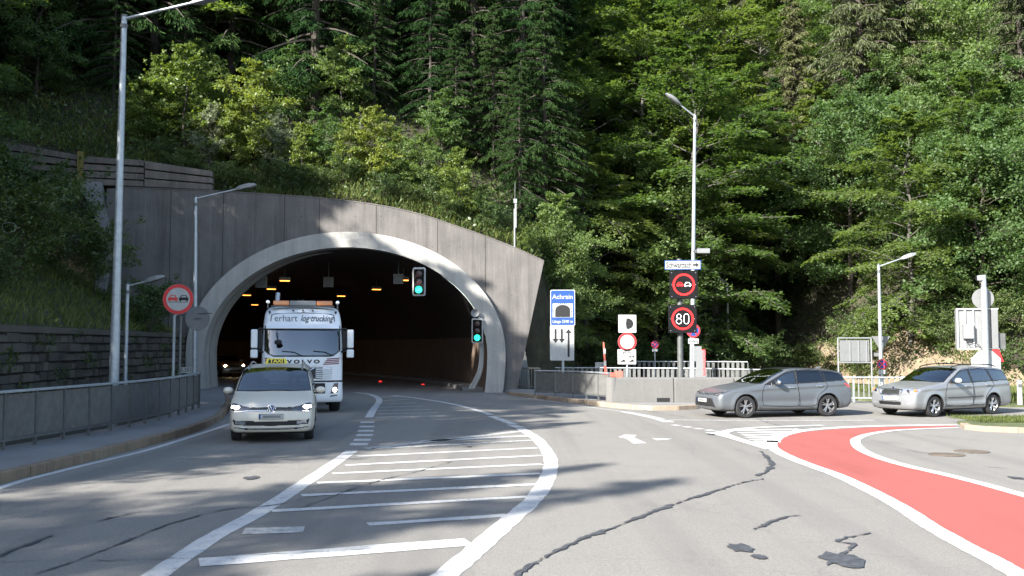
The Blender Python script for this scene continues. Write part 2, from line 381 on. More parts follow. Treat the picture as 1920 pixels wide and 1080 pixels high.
# ------------------------------------------------------------------ road, markings
road = tag(MB().slab([(-9.0, -25), (90, -25), (90, 48), (1.2, 48), (1.2, PY+.4), (-14.3, PY+.4), (-14.3, 36), (-9.0, 30)], -.05, 0).build('road', M['asphalt']), kind='structure', label='grey asphalt road with seams and tree shadows')
TUN = []                                               # tunnel centre line
px_, py_, ang = -7.45, PY+.2, math.atan(.20)
for i in range(60):
    TUN.append((px_, py_, ang)); px_ -= math.sin(ang)*2; py_ += math.cos(ang)*2; ang += .03
def strip_pts(pts, wd, z, jit=0):
    V = []
    m = len(pts)
    for i, p in enumerate(pts):
        d = (pts[min(i+1, m-1)]-pts[max(i-1, 0)]); d.z = 0; d.normalize(); nn = Vector((-d.y, d.x, 0))
        ww = (wd(i/(m-1)) if callable(wd) else wd)/2
        j1, j2 = (random.uniform(-jit, jit) if jit else 0), (random.uniform(-jit, jit) if jit else 0)
        for sgn, jj in ((1, j1), (-1, j2)):
            q = p+nn*sgn*(ww+jj); V.append((q.x, q.y, z))
    return V, [(2*i, 2*i+1, 2*i+3, 2*i+2) for i in range(m-1)]
def strip(name, pix, wd, mat, z=.004, smoothn=8, jit=0, parent=road):
    P = [G(*p) for p in pix]
    P = catmull(P, smoothn) if smoothn else P
    V, F = strip_pts(P, wd, z, jit)
    o = obj(name, mesh_np(name, V, F, mat), parent); return o
strip('edge_line', [(-250, 1010), (0, 915), (120, 882), (280, 843), (380, 812), (425, 797), (500, 772)], .14, M['white_line'])
strip('centre_line', [(170, 1150), (290, 1080), (395, 1010), (490, 958), (580, 900), (635, 863), (660, 845)], .25, M['white_line'], jit=.008)
for (x, y) in [(676, 833), (682, 825), (686, 816), (688, 808), (690, 800), (691, 792)]:
    p = G(x, y); MB().slab([(p.x-.2, p.y-.22), (p.x+.18, p.y-.22), (p.x+.14, p.y+.22), (p.x-.24, p.y+.22)], .002, .005).build('dash', M['white_line'], road)
strip('centre_line', [(692, 783), (700, 768), (711, 753), (707, 745), (690, 739), (665, 736)], .24, M['white_line'])
strip('centre_line', [(735, 741), (790, 748), (845, 757), (900, 771), (920, 778)], .2, M['white_line'])
for (x, y) in [(930, 783), (944, 788), (958, 793), (968, 799)]:
    p = G(x, y); MB().slab([(p.x-.05, p.y-.42), (p.x+.2, p.y-.42), (p.x-.02, p.y+.42), (p.x-.27, p.y+.42)], .002, .005).build('dash', M['white_line'], road)
strip('island_line', [(975, 803), (1005, 822), (1025, 845), (1033, 868), (1025, 900), (1000, 937), (960, 972), (905, 1020), (840, 1075), (740, 1150)], .26, M['white_line'], jit=.012)
Z6 = lambda a, b: (560+a/3, 720+b/3)
for a, b, wd, mm in [((370, 365), (1235, 268), .3, 'worn_line'), ((690, 322), (1280, 293), .3, 'white_line'), ((420, 365), (1310, 318), .22, 'worn_line'), ((330, 408), (1340, 360), .2, 'white_line'),
                 ((262, 458), (1365, 403), .2, 'white_line'), ((190, 505), (1368, 452), .2, 'white_line'), ((105, 558), (1362, 505), .2, 'white_line'), ((15, 628), (1338, 565), .2, 'white_line'),
                 ((-150, 716), (1290, 635), .2, 'white_line'), ((390, 792), (1175, 740), .2, 'white_line'), ((-310, 830), (30, 820), .36, 'worn_line'), ((-560, 1005), (960, 890), .40, 'white_line')]:
    p, q = Vector(a), Vector(b); pts = [Z6(*(p.lerp(q, k/6))) for k in range(7)]
    strip('hatch_stripe', pts, wd, M[mm], .006, 0, .015)
for k in range(7):
    y = 744+k*6.2; strip('hatch_stripe', [(714-k*1.5, y+1.5), (752+k*14, y-1)], .22, M['worn_line'], .006, 0)
# right: lane edge, arrow, splitter hatch and the red cycle path
strip('edge_line', [(905, 741), (980, 746), (1040, 754), (1100, 763), (1170, 772)], .12, M['worn_line'])
strip('edge_line', [(1170, 772), (1225, 783), (1255, 792)], .35, M['worn_line'])
for k in range(5):
    x0, y0 = 1262+k*21, 796.5+k*3.2; strip('dash', [(x0, y0), (x0+12, y0+1.8)], .2, M['white_line'], smoothn=0)
strip('stop_line', [(1240, 787.5), (1420, 788.5), (1640, 788)], .18, M['worn_line'], smoothn=0)
Z7 = lambda a, b: (1060+a*440/1398, 740+b*340/1080)
V = [G(*Z7(*q), .004) for q in [(315, 252), (350, 238), (425, 240), (408, 256), (485, 288), (405, 291), (365, 262)]]
obj('arrow_marking', mesh_np('arrow_marking', [tuple(v) for v in V], [tuple(range(7))], M['white_line']), road)
V = [G(*Z7(*q), .004) for q in [(515, 259), (640, 262), (600, 268), (545, 271)]]
obj('arrow_marking', mesh_np('arrow_marking', [tuple(v) for v in V], [tuple(range(4))], M['white_line']), road)
Z8 = lambda a, b: (1360+a*560/1890, 760+b*320/1080)
low = [(318, 240), (345, 290), (480, 350), (700, 430), (900, 522), (1100, 628), (1300, 755), (1500, 868), (1700, 970), (1885, 1075), (2200, 1260)]
top = [(318, 240), (335, 212), (400, 188), (520, 167), (720, 150), (1000, 138), (1470, 130)]
inn = [(1470, 139), (1250, 147), (1060, 158), (920, 178), (840, 205), (815, 232), (850, 280), (960, 335), (1150, 390), (1400, 448), (1650, 512), (1890, 580), (2300, 700)]
edge = catmull([G(*Z8(*q)) for q in inn[::-1]], 5)[:-1]+catmull([G(*Z8(*q)) for q in top[::-1]], 5)[:-1]+catmull([G(*Z8(*q)) for q in low], 5)
bm = bmesh.new(); bm.faces.new([bm.verts.new((p.x, p.y, .003)) for p in edge]); bmesh.ops.triangulate(bm, faces=bm.faces); bmesh.ops.recalc_face_normals(bm, faces=bm.faces)
me = bpy.data.meshes.new('cycle_path'); bm.to_mesh(me); bm.free(); me.materials.append(M['red_path'])
obj('cycle_path', me, road)
strip('path_edge_line', [Z8(*q) for q in [(300, 225), (295, 262), (345, 300), (480, 360), (700, 440), (900, 533), (1100, 640), (1300, 768), (1500, 882), (1700, 985), (1885, 1090), (2150, 1250)]], .24, M['white_line'], .007, jit=.006)
strip('path_edge_line', [Z8(*q) for q in [(300, 235), (310, 212), (370, 185), (500, 160), (720, 142), (1000, 131), (1470, 124)]], .34, M['white_line'], .007)
strip('path_edge_line', [Z8(*q) for q in [(1470, 142), (1250, 150), (1060, 161), (920, 182), (845, 206), (822, 232), (855, 278), (965, 330), (1150, 385), (1400, 442), (1650, 505), (1890, 572), (2250, 675)]], .22, M['white_line'], .008, jit=.005)
strip('edge_line', [(1330, 811), (1375, 822), (1445, 843)], .24, M['white_line'], .009)
strip('edge_line', [Z8(*q) for q in [(-30, 165), (10, 190), (120, 228), (290, 278)]], .24, M['white_line'], .010)
strip('edge_line', [Z8(*q) for q in [(-20, 178), (60, 156), (260, 140), (620, 128)]], .28, M['white_line'], .0105)
for k in range(7):
    b = 146+k*15; strip('hatch_stripe', [Z8(60+k*26, b+14), Z8(470-k*32, b+6)], .3, M['white_line'], .006, 0)
# sealed cracks and tar spots
cr = [([(960, 1085), (1010, 1052), (1090, 1012), (1150, 990), (1220, 962), (1290, 938), (1350, 918), (1395, 905), (1432, 898)], .16),
      ([(1418, 893), (1440, 883), (1446, 870), (1436, 856), (1425, 846)], .2), ([(1415, 995), (1440, 982), (1470, 972), (1500, 967)], .14),
      ([(1550, 1062), (1580, 1040), (1600, 1022), (1565, 1015), (1635, 1000)], .12), ([(60, 1080), (150, 1050), (250, 1010), (330, 980), (430, 955), (500, 950), (600, 930)], .08),
      ([(0, 1045), (30, 1030), (60, 1020), (100, 1004)], .14), ([(185, 978), (225, 968), (268, 960)], .1), ([(560, 955), (640, 925), (700, 905), (760, 890), (800, 880), (850, 865)], .06),
      ([(1730, 816), (1790, 822), (1850, 828)], .05), ([(1700, 845), (1760, 852), (1830, 850)], .06), ([(1840, 875), (1900, 880)], .05), ([(350, 862), (400, 858), (520, 858), (600, 860)], .06),
      ([(440, 755), (600, 752), (640, 764)], .05), ([(1140, 756), (1240, 775), (1330, 790)], .05), ([(0, 1055), (350, 1048), (700, 1030)], .03), ([(1420, 786), (1470, 800), (1560, 806)], .05)]
for pts, wd in cr:
    P = resample(catmull([G(*p) for p in pts], 6), .07)
    if len(P) < 3: continue
    for p in P: p.x += random.uniform(-.014, .014); p.y += random.uniform(-.03, .03)
    V, F = strip_pts(P, lambda t, w0=wd*.75: w0*(.55+.45*math.sin(t*37)*math.sin(t*11+1))*(.35+.65*math.sin(math.pi*min(1, max(0, t*.9+.08)))), .0115, wd*.14)
    obj('tar_seam', mesh_np('tar_seam', V, F, M['tar']), road)
for (x, y, r) in [(1385, 1028, .13), (1422, 1045, .07), (1905, 897, .1), (1335, 815, .1), (880, 838, .06), (1580, 1052, .2), (470, 897, .12)]:
    p = G(x, y); n = 18
    obj('tar_patch', mesh_np('tar_patch', [(p.x+r*(.7+random.random()*.6)*math.cos(2*math.pi*i/n), p.y+1.6*r*(.7+random.random()*.6)*math.sin(2*math.pi*i/n), .012) for i in range(n)], [tuple(range(n))], M['tar']), road)
for (x, y) in [(1822, 847), (1775, 853)]:
    p = G(x, y); q = MB().lathe([(0, .0125), (.33, .0125), (.33, .004)], 28, c=(p.x, p.y, 0)); q.build('manhole_cover', M['rock'], road)

# ------------------------------------------------------------------ pavements and kerbs
def offset(pts, d):
    out = []; m = len(pts)
    for i, p in enumerate(pts):
        t = pts[min(i+1, m-1)]-pts[max(i-1, 0)]; t.z = 0; t.normalize(); out.append(p+Vector((-t.y, t.x, 0))*d)
    return out
def kerb_run(parent, path, wd, z0, z1, ln, mat, side=1):
    P = resample(path, ln)
    for a, b in zip(P, P[1:]):
        d = (b-a).normalized(); L = (b-a).length; nn = Vector((-d.y, d.x, 0))*side
        a1, b1 = a+d*.006, b-d*.006; j = random.uniform(-.008, .008)
        q = [a1, b1, b1+nn*wd, a1+nn*wd]
        MB().slab([(p.x+nn.x*j, p.y+nn.y*j) for p in q], z0, z1+random.uniform(-.006, .006)).build('kerb_stone', mat, parent, bevel=.015, seg=1)
kl = catmull([Vector((-7.75, -6, 0)), Vector((-7.8, 8, 0)), Vector((-7.78, 14, 0)), Vector((-7.66, 18, 0)), Vector((-7.64, 22.5, 0)), Vector((-8.0, 26, 0)), Vector((-8.6, 29, 0)), Vector((-10.2, 35, 0)), Vector((-12.9, 43.5, 0))], 8)
rl = catmull([Vector((-10.6, -6, 0)), Vector((-10.3, 8, 0)), Vector((-9.75, 15, 0)), Vector((-9.35, 19, 0)), Vector((-9.1, 22.5, 0)), Vector((-9.2, 26, 0)), Vector((-9.75, 30.2, 0))], 8)
kin = offset(kl, .18)
poly = [(p.x-.004, p.y) for p in kin]+[(-14.4, 43.5), (-14.6, 40), (-11.5, 32)]+[(p.x-.4, p.y) for p in rl[::-1]]
pave = tag(MB().slab(poly, -.04, .165).build('pavement', M['sidewalk']), kind='structure', label='concrete footway beside the left lane')
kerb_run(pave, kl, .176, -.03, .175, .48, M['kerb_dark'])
ki = catmull([G(953, 741), G(1010, 748), G(1070, 755), G(1120, 761), G(1165, 766), G(1240, 770), G(1330, 766)], 8)
ki[0].z = 0
kio = offset(ki, .22)
isl = tag(MB().slab([(p.x, p.y) for p in kio]+[(9.5, 37.5), (9.5, 41), (1.5, PY-.05), (.05, PY-.05), (-.3, 42.2)], -.04, .135).build('traffic_island', M['sidewalk']), kind='structure', label='kerbed island right of the tunnel mouth')
kerb_run(isl, ki, .215, -.03, .15, .9, M['kerb'])
# grass island far right
gi = catmull([G(1800, 801), G(1812, 806), G(1860, 810), G(1930, 812), G(2010, 812)], 5)
gis = tag(MB().slab([(p.x, p.y) for p in offset(gi, .2)]+[(17.5, 26.6), (13.4, 26.6), (11.9, 25.8)], -.04, .10).build('grass_island', M['verge']), kind='structure', label='small grass covered island at the right edge')
kerb_run(gis, gi, .19, -.03, .12, .7, M['kerb'])
vg = tag(MB().slab([(15.5, 33.2), (40, 30.5), (60, 30.5), (60, 44), (22, 46), (17, 52), (13.2, 37)], -.04, .06).build('verge', M['verge']), kind='structure', label='roadside verge below the sandy bank')

# ------------------------------------------------------------------ tunnel portal
CX, CZ = -7.49, 1.75
def ell_pt(a, b, th):                                   # th: 0 right base .. pi left base, straight legs below the centre
    return (CX+a*math.cos(th), CZ+b*math.sin(th))
def arch(a, b, n=64, tuck=.12):
    L = [(CX+a-tuck*((CZ-z)/CZ)**2, z) for z in np.linspace(-.05, CZ, 7)[:-1]]
    A = [ell_pt(a, b, math.pi*i/n) for i in range(n+1)]
    return L+A+[(2*CX-x, z) for x, z in L[::-1]]
portal = thing('tunnel_portal', 'grey concrete tunnel portal with pale rounded arch and slanted right edge', 'tunnel portal', (CX, PY, 0))
O = Vector((CX, PY, 0))
def rel(v): return [(q[0]-CX, q[1]-PY, q[2]) for q in v]
outer = [at(*q, PY) for q in [(945, 738), (968, 735), (994, 612), (1020, 490), (960, 463), (900, 440), (850, 423), (800, 406), (740, 391), (680, 381), (600, 372), (520, 366), (400, 359), (225, 352)]]
outer = [(p.x, p.z) for p in outer]
outer[0] = (outer[0][0], -.05); outer[1] = (outer[1][0], -.05); outer += [(outer[-1][0]-.6, outer[-1][1]-.05), (outer[-1][0]-.6, -.05), (CX-7.0, -.05)]
inner = arch(7.12, 5.4)
def polylen_resample(poly, m):
    P = [Vector(p) for p in poly]; L = [0]
    for a, b in zip(P, P[1:]): L.append(L[-1]+(b-a).length)
    return P, L
# pair inner points with outer points by ray from centre
def cast(o, d, poly):
    best = None
    for a, b in zip(poly, poly[1:]):
        ax, az = a; bx_, bz = b; ex, ez = bx_-ax, bz-az; den = d[0]*ez-d[1]*ex
        if abs(den) < 1e-9: continue
        t = ((ax-o[0])*ez-(az-o[1])*ex)/den; s = ((ax-o[0])*d[1]-(az-o[1])*d[0])/den
        if t > 0 and -1e-6 <= s <= 1+1e-6 and (best is None or t > best): best = t
    return None if best is None else (o[0]+d[0]*best, o[1]+d[1]*best)
angs = sorted(set([math.atan2(z-.0, x-CX) for x, z in inner if z > .02]+[math.atan2(z, x-CX) for x, z in outer if z > .02]))
io = (CX, 0.0); I2, O2 = [inner[0]], [outer[1]]
closed = outer[1:]
for a in angs:
    d = (math.cos(a), math.sin(a)); p, q = cast(io, d, inner), cast(io, d, closed)
    if p and q: I2.append(p); O2.append(q)
I2.append(inner[-1]); O2.append(outer[-2])
V = []; m = len(I2)
for y in (PY, PY+.7):
    V += [(p[0], y, p[1]) for p in I2]+[(q[0], y, q[1]) for q in O2]
F = []
for i in range(m-1):
    F += [(i, i+1, m+i+1, m+i), (2*m+i, 3*m+i, 3*m+i+1, 2*m+i+1), (m+i, m+i+1, 3*m+i+1, 3*m+i)]
MB().add(rel(V), F).build('face_wall', M['portal'], portal)
for jx in (-15.6, -13.2, -10.4, -8.8, -6.2, -3.4, -1.2):
    zt = np.interp(jx, [p[0] for p in outer[3:15]][::-1], [p[1] for p in outer[3:15]][::-1]); q = (jx-CX)/7.3
    z0 = .3 if abs(q) >= 1 else CZ+5.55*math.sqrt(1-q*q)
    MB().box(jx-.012-CX, jx+.012-CX, -.004, .003, z0, zt-.02).build('formwork_joint', M['mortar'], portal)
for jx in np.arange(-16.8, 1.2, 1.2):
    for jz in (2.2, 4.4, 6.6, 8.0):
        zt = np.interp(jx, [p[0] for p in outer[3:15]][::-1], [p[1] for p in outer[3:15]][::-1]); q = (jx-CX)/7.4
        if jz > zt-.4 or (abs(q) < 1 and jz < CZ+5.7*math.sqrt(1-q*q)) or jx > -.4+jz*.2 or jx < -17: continue
        MB().lathe([(0, -.0035), (.022, -.0035), (.024, .002)], 8, 'y', (jx-CX+random.uniform(-.05, .05), 0, jz)).build('tie_hole', M['mortar'], portal)
# weathered top edge strip
top_pts = [Vector((x-CX, -.03, z+.0)) for x, z in outer[3:14]]
mbk = MB(); tp = catmull(top_pts, 5)
for a, b in zip(tp, tp[1:]):
    mbk.add([(a.x, -.02, a.z+.002), (b.x, -.02, b.z+.002), (b.x, .72, b.z+.002), (a.x, .72, a.z+.002), (a.x, -.02, a.z+.05), (b.x, -.02, b.z+.05), (b.x, .72, b.z+.05), (a.x, .72, a.z+.05)], [(0, 1, 5, 4), (4, 5, 6, 7), (1, 2, 6, 5), (3, 7, 6, 2), (0, 4, 7, 3)])
mbk.build('wall_coping', M['portal'], portal)
ro, ri = arch(7.2, 5.5), arch(6.38, 4.80)
V = []; m = len(ro)
for y, P in ((PY-.3, ro), (PY-.3, ri), (PY+1.6, ro), (PY+1.6, ri)): V += [(x, y, z) for x, z in P]
F = []
for i in range(m-1): F += [(i, i+1, m+i+1, m+i), (i, 2*m+i, 2*m+i+1, i+1), (m+i, m+i+1, 3*m+i+1, 3*m+i)]
MB().add(rel(V), F).build('arch_ring', M['ring'], portal, smooth=True)
# bore
bo = [(x-CX, z) for x, z in arch(6.36, 4.78, 40)]
V = []; m = len(bo); mi = []
for (x, y, a) in [(CX, PY+.5, 0)]+TUN[2:]:
    c, s = math.cos(a), math.sin(a)
    V += [(x+c*q, y+s*q, z) for q, z in bo]
F = []
for j in range(len(TUN)-2):
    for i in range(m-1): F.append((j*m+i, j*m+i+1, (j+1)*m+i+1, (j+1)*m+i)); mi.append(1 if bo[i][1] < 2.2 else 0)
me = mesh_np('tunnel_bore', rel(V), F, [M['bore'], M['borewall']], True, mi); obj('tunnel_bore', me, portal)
V = []
for (x, y, a) in [(CX, PY+.35, 0)]+TUN[1:]:
    c, s = math.cos(a), math.sin(a); V += [(x-6.4*c, y-6.4*s, 0), (x+6.4*c, y+6.4*s, 0)]
tag(obj('tunnel_road', mesh_np('tunnel_road', V, [(2*i, 2*i+1, 2*i+3, 2*i+2) for i in range(len(TUN)-1)], M['asphalt'])), kind='structure', label='asphalt roadway inside the tunnel')
for sgn in (-1, 1):                                     # raised walkways along the bore
    V = []; 
    for (x, y, a) in [(CX, PY-.25, TUN[0][2])]+TUN[1:40]:
        c, s = math.cos(a), math.sin(a)
        for q, z in ((6.3, .18), (5.3, .18), (5.3, -.02)): V.append((x+c*q*sgn-CX, y+s*q*sgn-PY, z))
    F = []
    for j in range(39):
        for i in range(2): F.append((j*3+i, j*3+i+1, (j+1)*3+i+1, (j+1)*3+i))
    V += []; F.append((0, 1, 2, 2))
    F[-1] = (0, 2, 1, 1); F = F[:-1]
    mbw = MB().add(V, F); k0 = V[:3]; mbw.add([k0[0], k0[1], k0[2], (k0[0][0], k0[0][1], -.02)], [(0, 1, 2, 3)]); mbw.build('walkway', M['sidewalk'], portal)
# wing slab on the left, lit less, leaning against the bank
a0, a1, b1, b0 = at(150, 345, 44.2), at(193, 345, 44.2), at(213, 470, 43.2), at(196, 570, 42.6)
mw = MB().add([a0, a1, at(206, 410, 43.8), at(190, 425, 43.7), b1, at(180, 560, 42.6), b0], [(0, 1, 2, 3), (3, 2, 4, 5), (4, 6, 5)])
w_ = mw.build('wing_slab', M['galvd'], None); mod = w_.modifiers.new('s', 'SOLIDIFY'); mod.thickness = .25; mod.offset = -1
w_.data.materials.clear(); w_.data.materials.append(M['sidewalk'])
tag(w_, 'sloping grey concrete slab at the left end of the portal', 'concrete slab')
# luminaires on both sides of the bore
k = 0
for off, start in ((2.9, 2), (-2.9, 3)):
    for j in range(start, 40, 4):
        x, y, a = TUN[j]; c, s = math.cos(a), math.sin(a); p = (x+c*off, y+s*off, 5.35)
        side = 'right' if off > 0 else 'left'
        od = ['nearest', 'second', 'third', 'fourth', 'fifth', 'sixth', 'seventh', 'eighth', 'ninth', 'farthest'][(j-start)//4]
        t = thing('tunnel_lamp', 'small orange sodium lamp of the %s tunnel ceiling row, %s from the mouth' % (side, od), 'tunnel lamp', p, a, 'sodium lamps of the %s tunnel row' % side)
        MB().box(-.28, .28, -.16, .16, .06, .24).build('housing', M['signback'], t, bevel=.02)
        MB().box(-.24, .24, -.13, .13, .03, .058).build('lens', M['sodium'], t)
        MB().cyl((0, 0, .24), (0, 0, .9 if abs(off) < 3 else .6), .02, n=6).build('hanger', M['galvd'], t)
for (x, y, wd, Y, nm) in [(490, 529, 21, 46, 'first of three from the left'), (616, 529, 19, 49, 'middle one of three'), (747, 523, 19, 46, 'right one beside the signal')]:
    p = at(x, y, Y); r = wd/1800*Y/2
    t = thing('lane_signal_box', 'unlit grey lane signal box under the tunnel vault, '+nm, 'signal box', (p.x, p.y, p.z), .1, 'lane signal boxes in the tunnel')
    MB().box(-r, r, -.08, .12, -r, r).build('housing', M['signback'], t, bevel=.02)
    MB().box(-r*.82, r*.82, -.088, -.082, -r*.82, r*.82).build('face', M['galvd'], t)
    MB().cyl((0, .02, r), (0, .02, r+.8), .03, n=6).build('hanger', M['galvd'], t)
for (x, y, Y) in [(713, 716, 56), (793, 722, 52)]:
    p = at(x, y, Y); tag(MB().box(-.07, .07, -.05, .05, -.04, .05).build('marker_light', M['red_mark'], None, bevel=.015, loc=p), 'small glowing red marker light low in the tunnel, %s' % ('nearer the truck' if x < 750 else 'nearer the right arch foot'), 'marker light', 'red marker lights in the tunnel')
# cables on the right leg of the ring
ct = thing('cable_bundle', 'pale cable pipes running up the right leg of the arch', 'cables', (CX, PY, 0))
for q, r in ((0, .05), (.13, .035), (.24, .05)):
    pts = [(5.55+q*.8, .05, .15), (5.95+q*.6, .02, .9), (6.06+q*.5, 0, 1.8), (5.98+q*.5, -.05, 2.5), (5.75+q*.5, -.12, 3.1)]
    MB().tube(catmull([Vector(p) for p in pts], 4), r, 8).build('pipe', M['ring'], ct, smooth=True)

# ------------------------------------------------------------------ stone wall on the left
swall = thing('stone_wall', 'dark mossy stone retaining wall behind the left railing', 'retaining wall', (-13.3, 25, 0))
def wloc(y, off, z): return (wall_x(y)+off+13.3, y-25, z)
V = []; ys = np.arange(-12, 43.6, 2)
for y in list(ys)+[43.55]: V += [wloc(y, -.4, -.05), wloc(y, 0, -.05), wloc(y, 0, 2.45), wloc(y, -.4, 2.45)]
F = [(4*j+i, 4*j+(i+1) % 4, 4*(j+1)+(i+1) % 4, 4*(j+1)+i) for j in range(len(ys)) for i in range(4)]
MB().add(V, F).build('wall_core', M['mortar'], swall)
V = []
for y in list(ys)+[43.5]: V += [wloc(y, -.45, 2.46), wloc(y, .1, 2.46), wloc(y, .1, 2.64), wloc(y, -.45, 2.64)]
MB().add(V, F).build('coping', M['stone'], swall)
cnt = 0
for r in range(9):
    y = 22.6+random.random()*.4; z0 = 2.44-(r+1)*.272
    while y < 43.2 and cnt < 300:
        ln = random.uniform(.36, .98); d = random.uniform(.03, .13); hj = random.uniform(-.045, .03)
        q = [wloc(y+.015, 0, 0), wloc(y+ln-.015, 0, 0)]
        mb = MB(); j = [random.uniform(-.02, .02) for _ in range(8)]
        mb.add([(q[0][0]-.02, q[0][1], z0+.012), (q[1][0]-.02, q[1][1], z0+.012), (q[1][0]-.02, q[1][1], z0+.25+hj), (q[0][0]-.02, q[0][1], z0+.25+hj),
                (q[0][0]+d+j[0], q[0][1]+.02+j[4], z0+.03), (q[1][0]+d+j[1], q[1][1]-.02+j[5], z0+.03+j[6]), (q[1][0]+d+j[2], q[1][1]-.02, z0+.235+hj), (q[0][0]+d+j[3], q[0][1]+.02, z0+.235+hj+j[7])],
               [(4, 5, 6, 7), (0, 1, 5, 4), (1, 2, 6, 5), (2, 3, 7, 6), (3, 0, 4, 7)])
        mb.build('stone', M['stone'], swall); cnt += 1
        y += ln

# ------------------------------------------------------------------ timber-like concrete crib wall above the bank
crib = thing('plank_wall', 'weathered wall of heavy horizontal planks above the portal, with a yellow post', 'plank wall', (-20, 44.5, 8))
o3 = Vector((-20, 44.5, 8))
L0t, L0b, L1t, L1b = at(-30, 258, 44.3), at(-30, 350, 44.3), at(146, 290, 44.3), at(146, 350, 44.3)
def plankrun(A_t, A_b, B_t, B_b, rows):
    for k in range(rows):
        f0, f1 = k/rows, (k+1)/rows
        p = [A_t.lerp(A_b, f0), B_t.lerp(B_b, f0), B_t.lerp(B_b, f1), A_t.lerp(A_b, f1)]
        jy = random.uniform(-.09, .09)
        v = [(q.x-o3.x, q.y-o3.y+jy-.1, q.z-o3.z-(.03 if i < 2 else -.03)) for i, q in enumerate(p)]; v += [(a, b+.35, c) for a, b, c in v]
        MB().add(v, [(0, 1, 2, 3), (4, 7, 6, 5), (0, 4, 5, 1), (1, 5, 6, 2), (2, 6, 7, 3), (3, 7, 4, 0)]).build('plank', M['plank'], crib, bevel=.02, seg=1)
plankrun(L0t, L0b, L1t, L1b, 5)
plankrun(at(156, 292, 44.3), at(156, 348, 44.3), at(270, 300, 44.3), at(270, 352, 44.3), 4)
plankrun(at(272, 301, 44.3), at(272, 352, 44.3), at(398, 320, 44.3), at(398, 358, 44.3), 3)
p0, p1 = at(151, 284, 44.1), at(151, 345, 44.1)
MB().box(p0.x-.11-o3.x, p0.x+.11-o3.x, -.5, -.28, p1.z-o3.z, p0.z-o3.z).build('post', M['yellowpost'], crib, bevel=.01)

# ------------------------------------------------------------------ railings
def railing(name, label, path, h, z0, bay, cat='railing', infill='sheet', top=.05, m_post='galvd', m_in='panel', m_top='galv', group=None, barstep=.14):
    P = resample(path, bay)
    if len(P) < 2: P = [path[0], path[-1]]
    r0 = P[0]; t = thing(name, label, cat, (r0.x, r0.y, z0), 0, group)
    Q = [(p.x-r0.x, p.y-r0.y) for p in P]
    Q3 = [Vector((a, b, h)) for a, b in Q]
    V = []
    m = len(Q3)
    for i, p in enumerate(Q3):
        d = (Q3[min(i+1, m-1)]-Q3[max(i-1, 0)]).normalized(); nn = Vector((-d.y, d.x, 0))
        V += [p-nn*.06+Vector((0, 0, -top)), p+nn*.06+Vector((0, 0, -top)), p+nn*.06, p-nn*.06]
    F = [(4*i+k, 4*i+(k+1) % 4, 4*i+4+(k+1) % 4, 4*i+4+k) for i in range(m-1) for k in range(4)]+[(3, 2, 1, 0), (4*m-4, 4*m-3, 4*m-2, 4*m-1)]
    MB().add(V, F).build('handrail', M[m_top], t, bevel=.012)
    V = []
    for i, p in enumerate(Q3):
        d = (Q3[min(i+1, m-1)]-Q3[max(i-1, 0)]).normalized(); nn = Vector((-d.y, d.x, 0)); b = p-Vector((0, 0, h-.15))
        V += [b-nn*.03, b+nn*.03, b+nn*.03+Vector((0, 0, .05)), b-nn*.03+Vector((0, 0, .05))]
    MB().add(V, F).build('bottom_rail', M[m_post], t)
    for p in Q3: MB().box(p.x-.03, p.x+.03, p.y-.03, p.y+.03, 0, h-top-.002).build('post', M[m_post], t)
    for a, b in zip(Q3, Q3[1:]):
        d = (b-a); L = d.length; d = d.normalized(); nn = Vector((-d.y, d.x, 0))
        if infill == 'sheet':                           # corrugated sheet of thin vertical ribs
            n = 16; V = []
            for i in range(n*2+1):
                q = a+d*(L*(.04+.92*i/(2*n)))+nn*(.018 if i % 2 else -.006)
                V += [(q.x, q.y, .205), (q.x, q.y, h-top-.03)]
            ob = MB().add(V, [(2*i, 2*i+2, 2*i+3, 2*i+1) for i in range(2*n)]).build('infill_panel', M[m_in], t)
        else:
            n = max(2, int(L/barstep))
            for i in range(1, n):
                q = a+d*(L*i/n); bw = .018 if infill == 'bars' else barstep*.32
                nx = d*bw; V = [(q-nx-nn*.012), (q+nx-nn*.012), (q+nx+nn*.012), (q-nx+nn*.012)]
                V = [(v.x, v.y, .203) for v in V]+[(v.x, v.y, h-top-.004) for v in V]
                MB().add(V, [(0, 1, 5, 4), (1, 2, 6, 5), (2, 3, 7, 6), (3, 0, 4, 7)]).build('bar', M[m_in], t)
    return t
railing('parapet_railing', 'long grey metal parapet railing with ribbed panels along the left footway', rl, 1.1, .165, 1.0)
rr = [G(1003, 743, .135), G(1060, 745, .135), G(1110, 749, .135), G(1150, 754, .135)]
railing('parapet_railing', 'short grey panel railing right of the portal under the blue sign', catmull(rr, 6), 1.02, .135, .9)
railing('steel_fence', 'dark steel bar fence between the portal edge and the panel railing', [Vector((.25, 44.2, 0)), Vector((1.4, 43.5, 0))], 1.05, .05, .6, infill='bars', m_in='galvd', m_top='galvd', barstep=.12, cat='fence')
pth = catmull([Vector((1.6, 47.0, 0)), Vector((5, 46.6, 0)), Vector((9, 45.2, 0)), Vector((12, 42.2, 0)), Vector((13.2, 39.5, 0))], 8)
railing('balustrade', 'sunlit pale slatted balustrade behind the concrete barrier', pth, 1.05, 0, 1.6, infill='slats', m_in='galvd', m_post='galvd', barstep=.22, cat='railing')
railing('balustrade', 'farther pale slatted balustrade between the small stopping signs', [Vector((6.5, 53.2, 0)), Vector((11.5, 52.5, 0)), Vector((13.5, 51.5, 0))], 1.25, 0, 1.6, infill='slats', m_in='galvd', m_post='galvd', barstep=.24, cat='railing')
railing('steel_fence', 'low pale steel fence below the framed sign panel', [Vector((11.6, 35.4, 0)), Vector((14.3, 35.0, 0))], .95, .02, .9, infill='bars', m_in='offwhite', m_post='galv', barstep=.16, cat='fence')

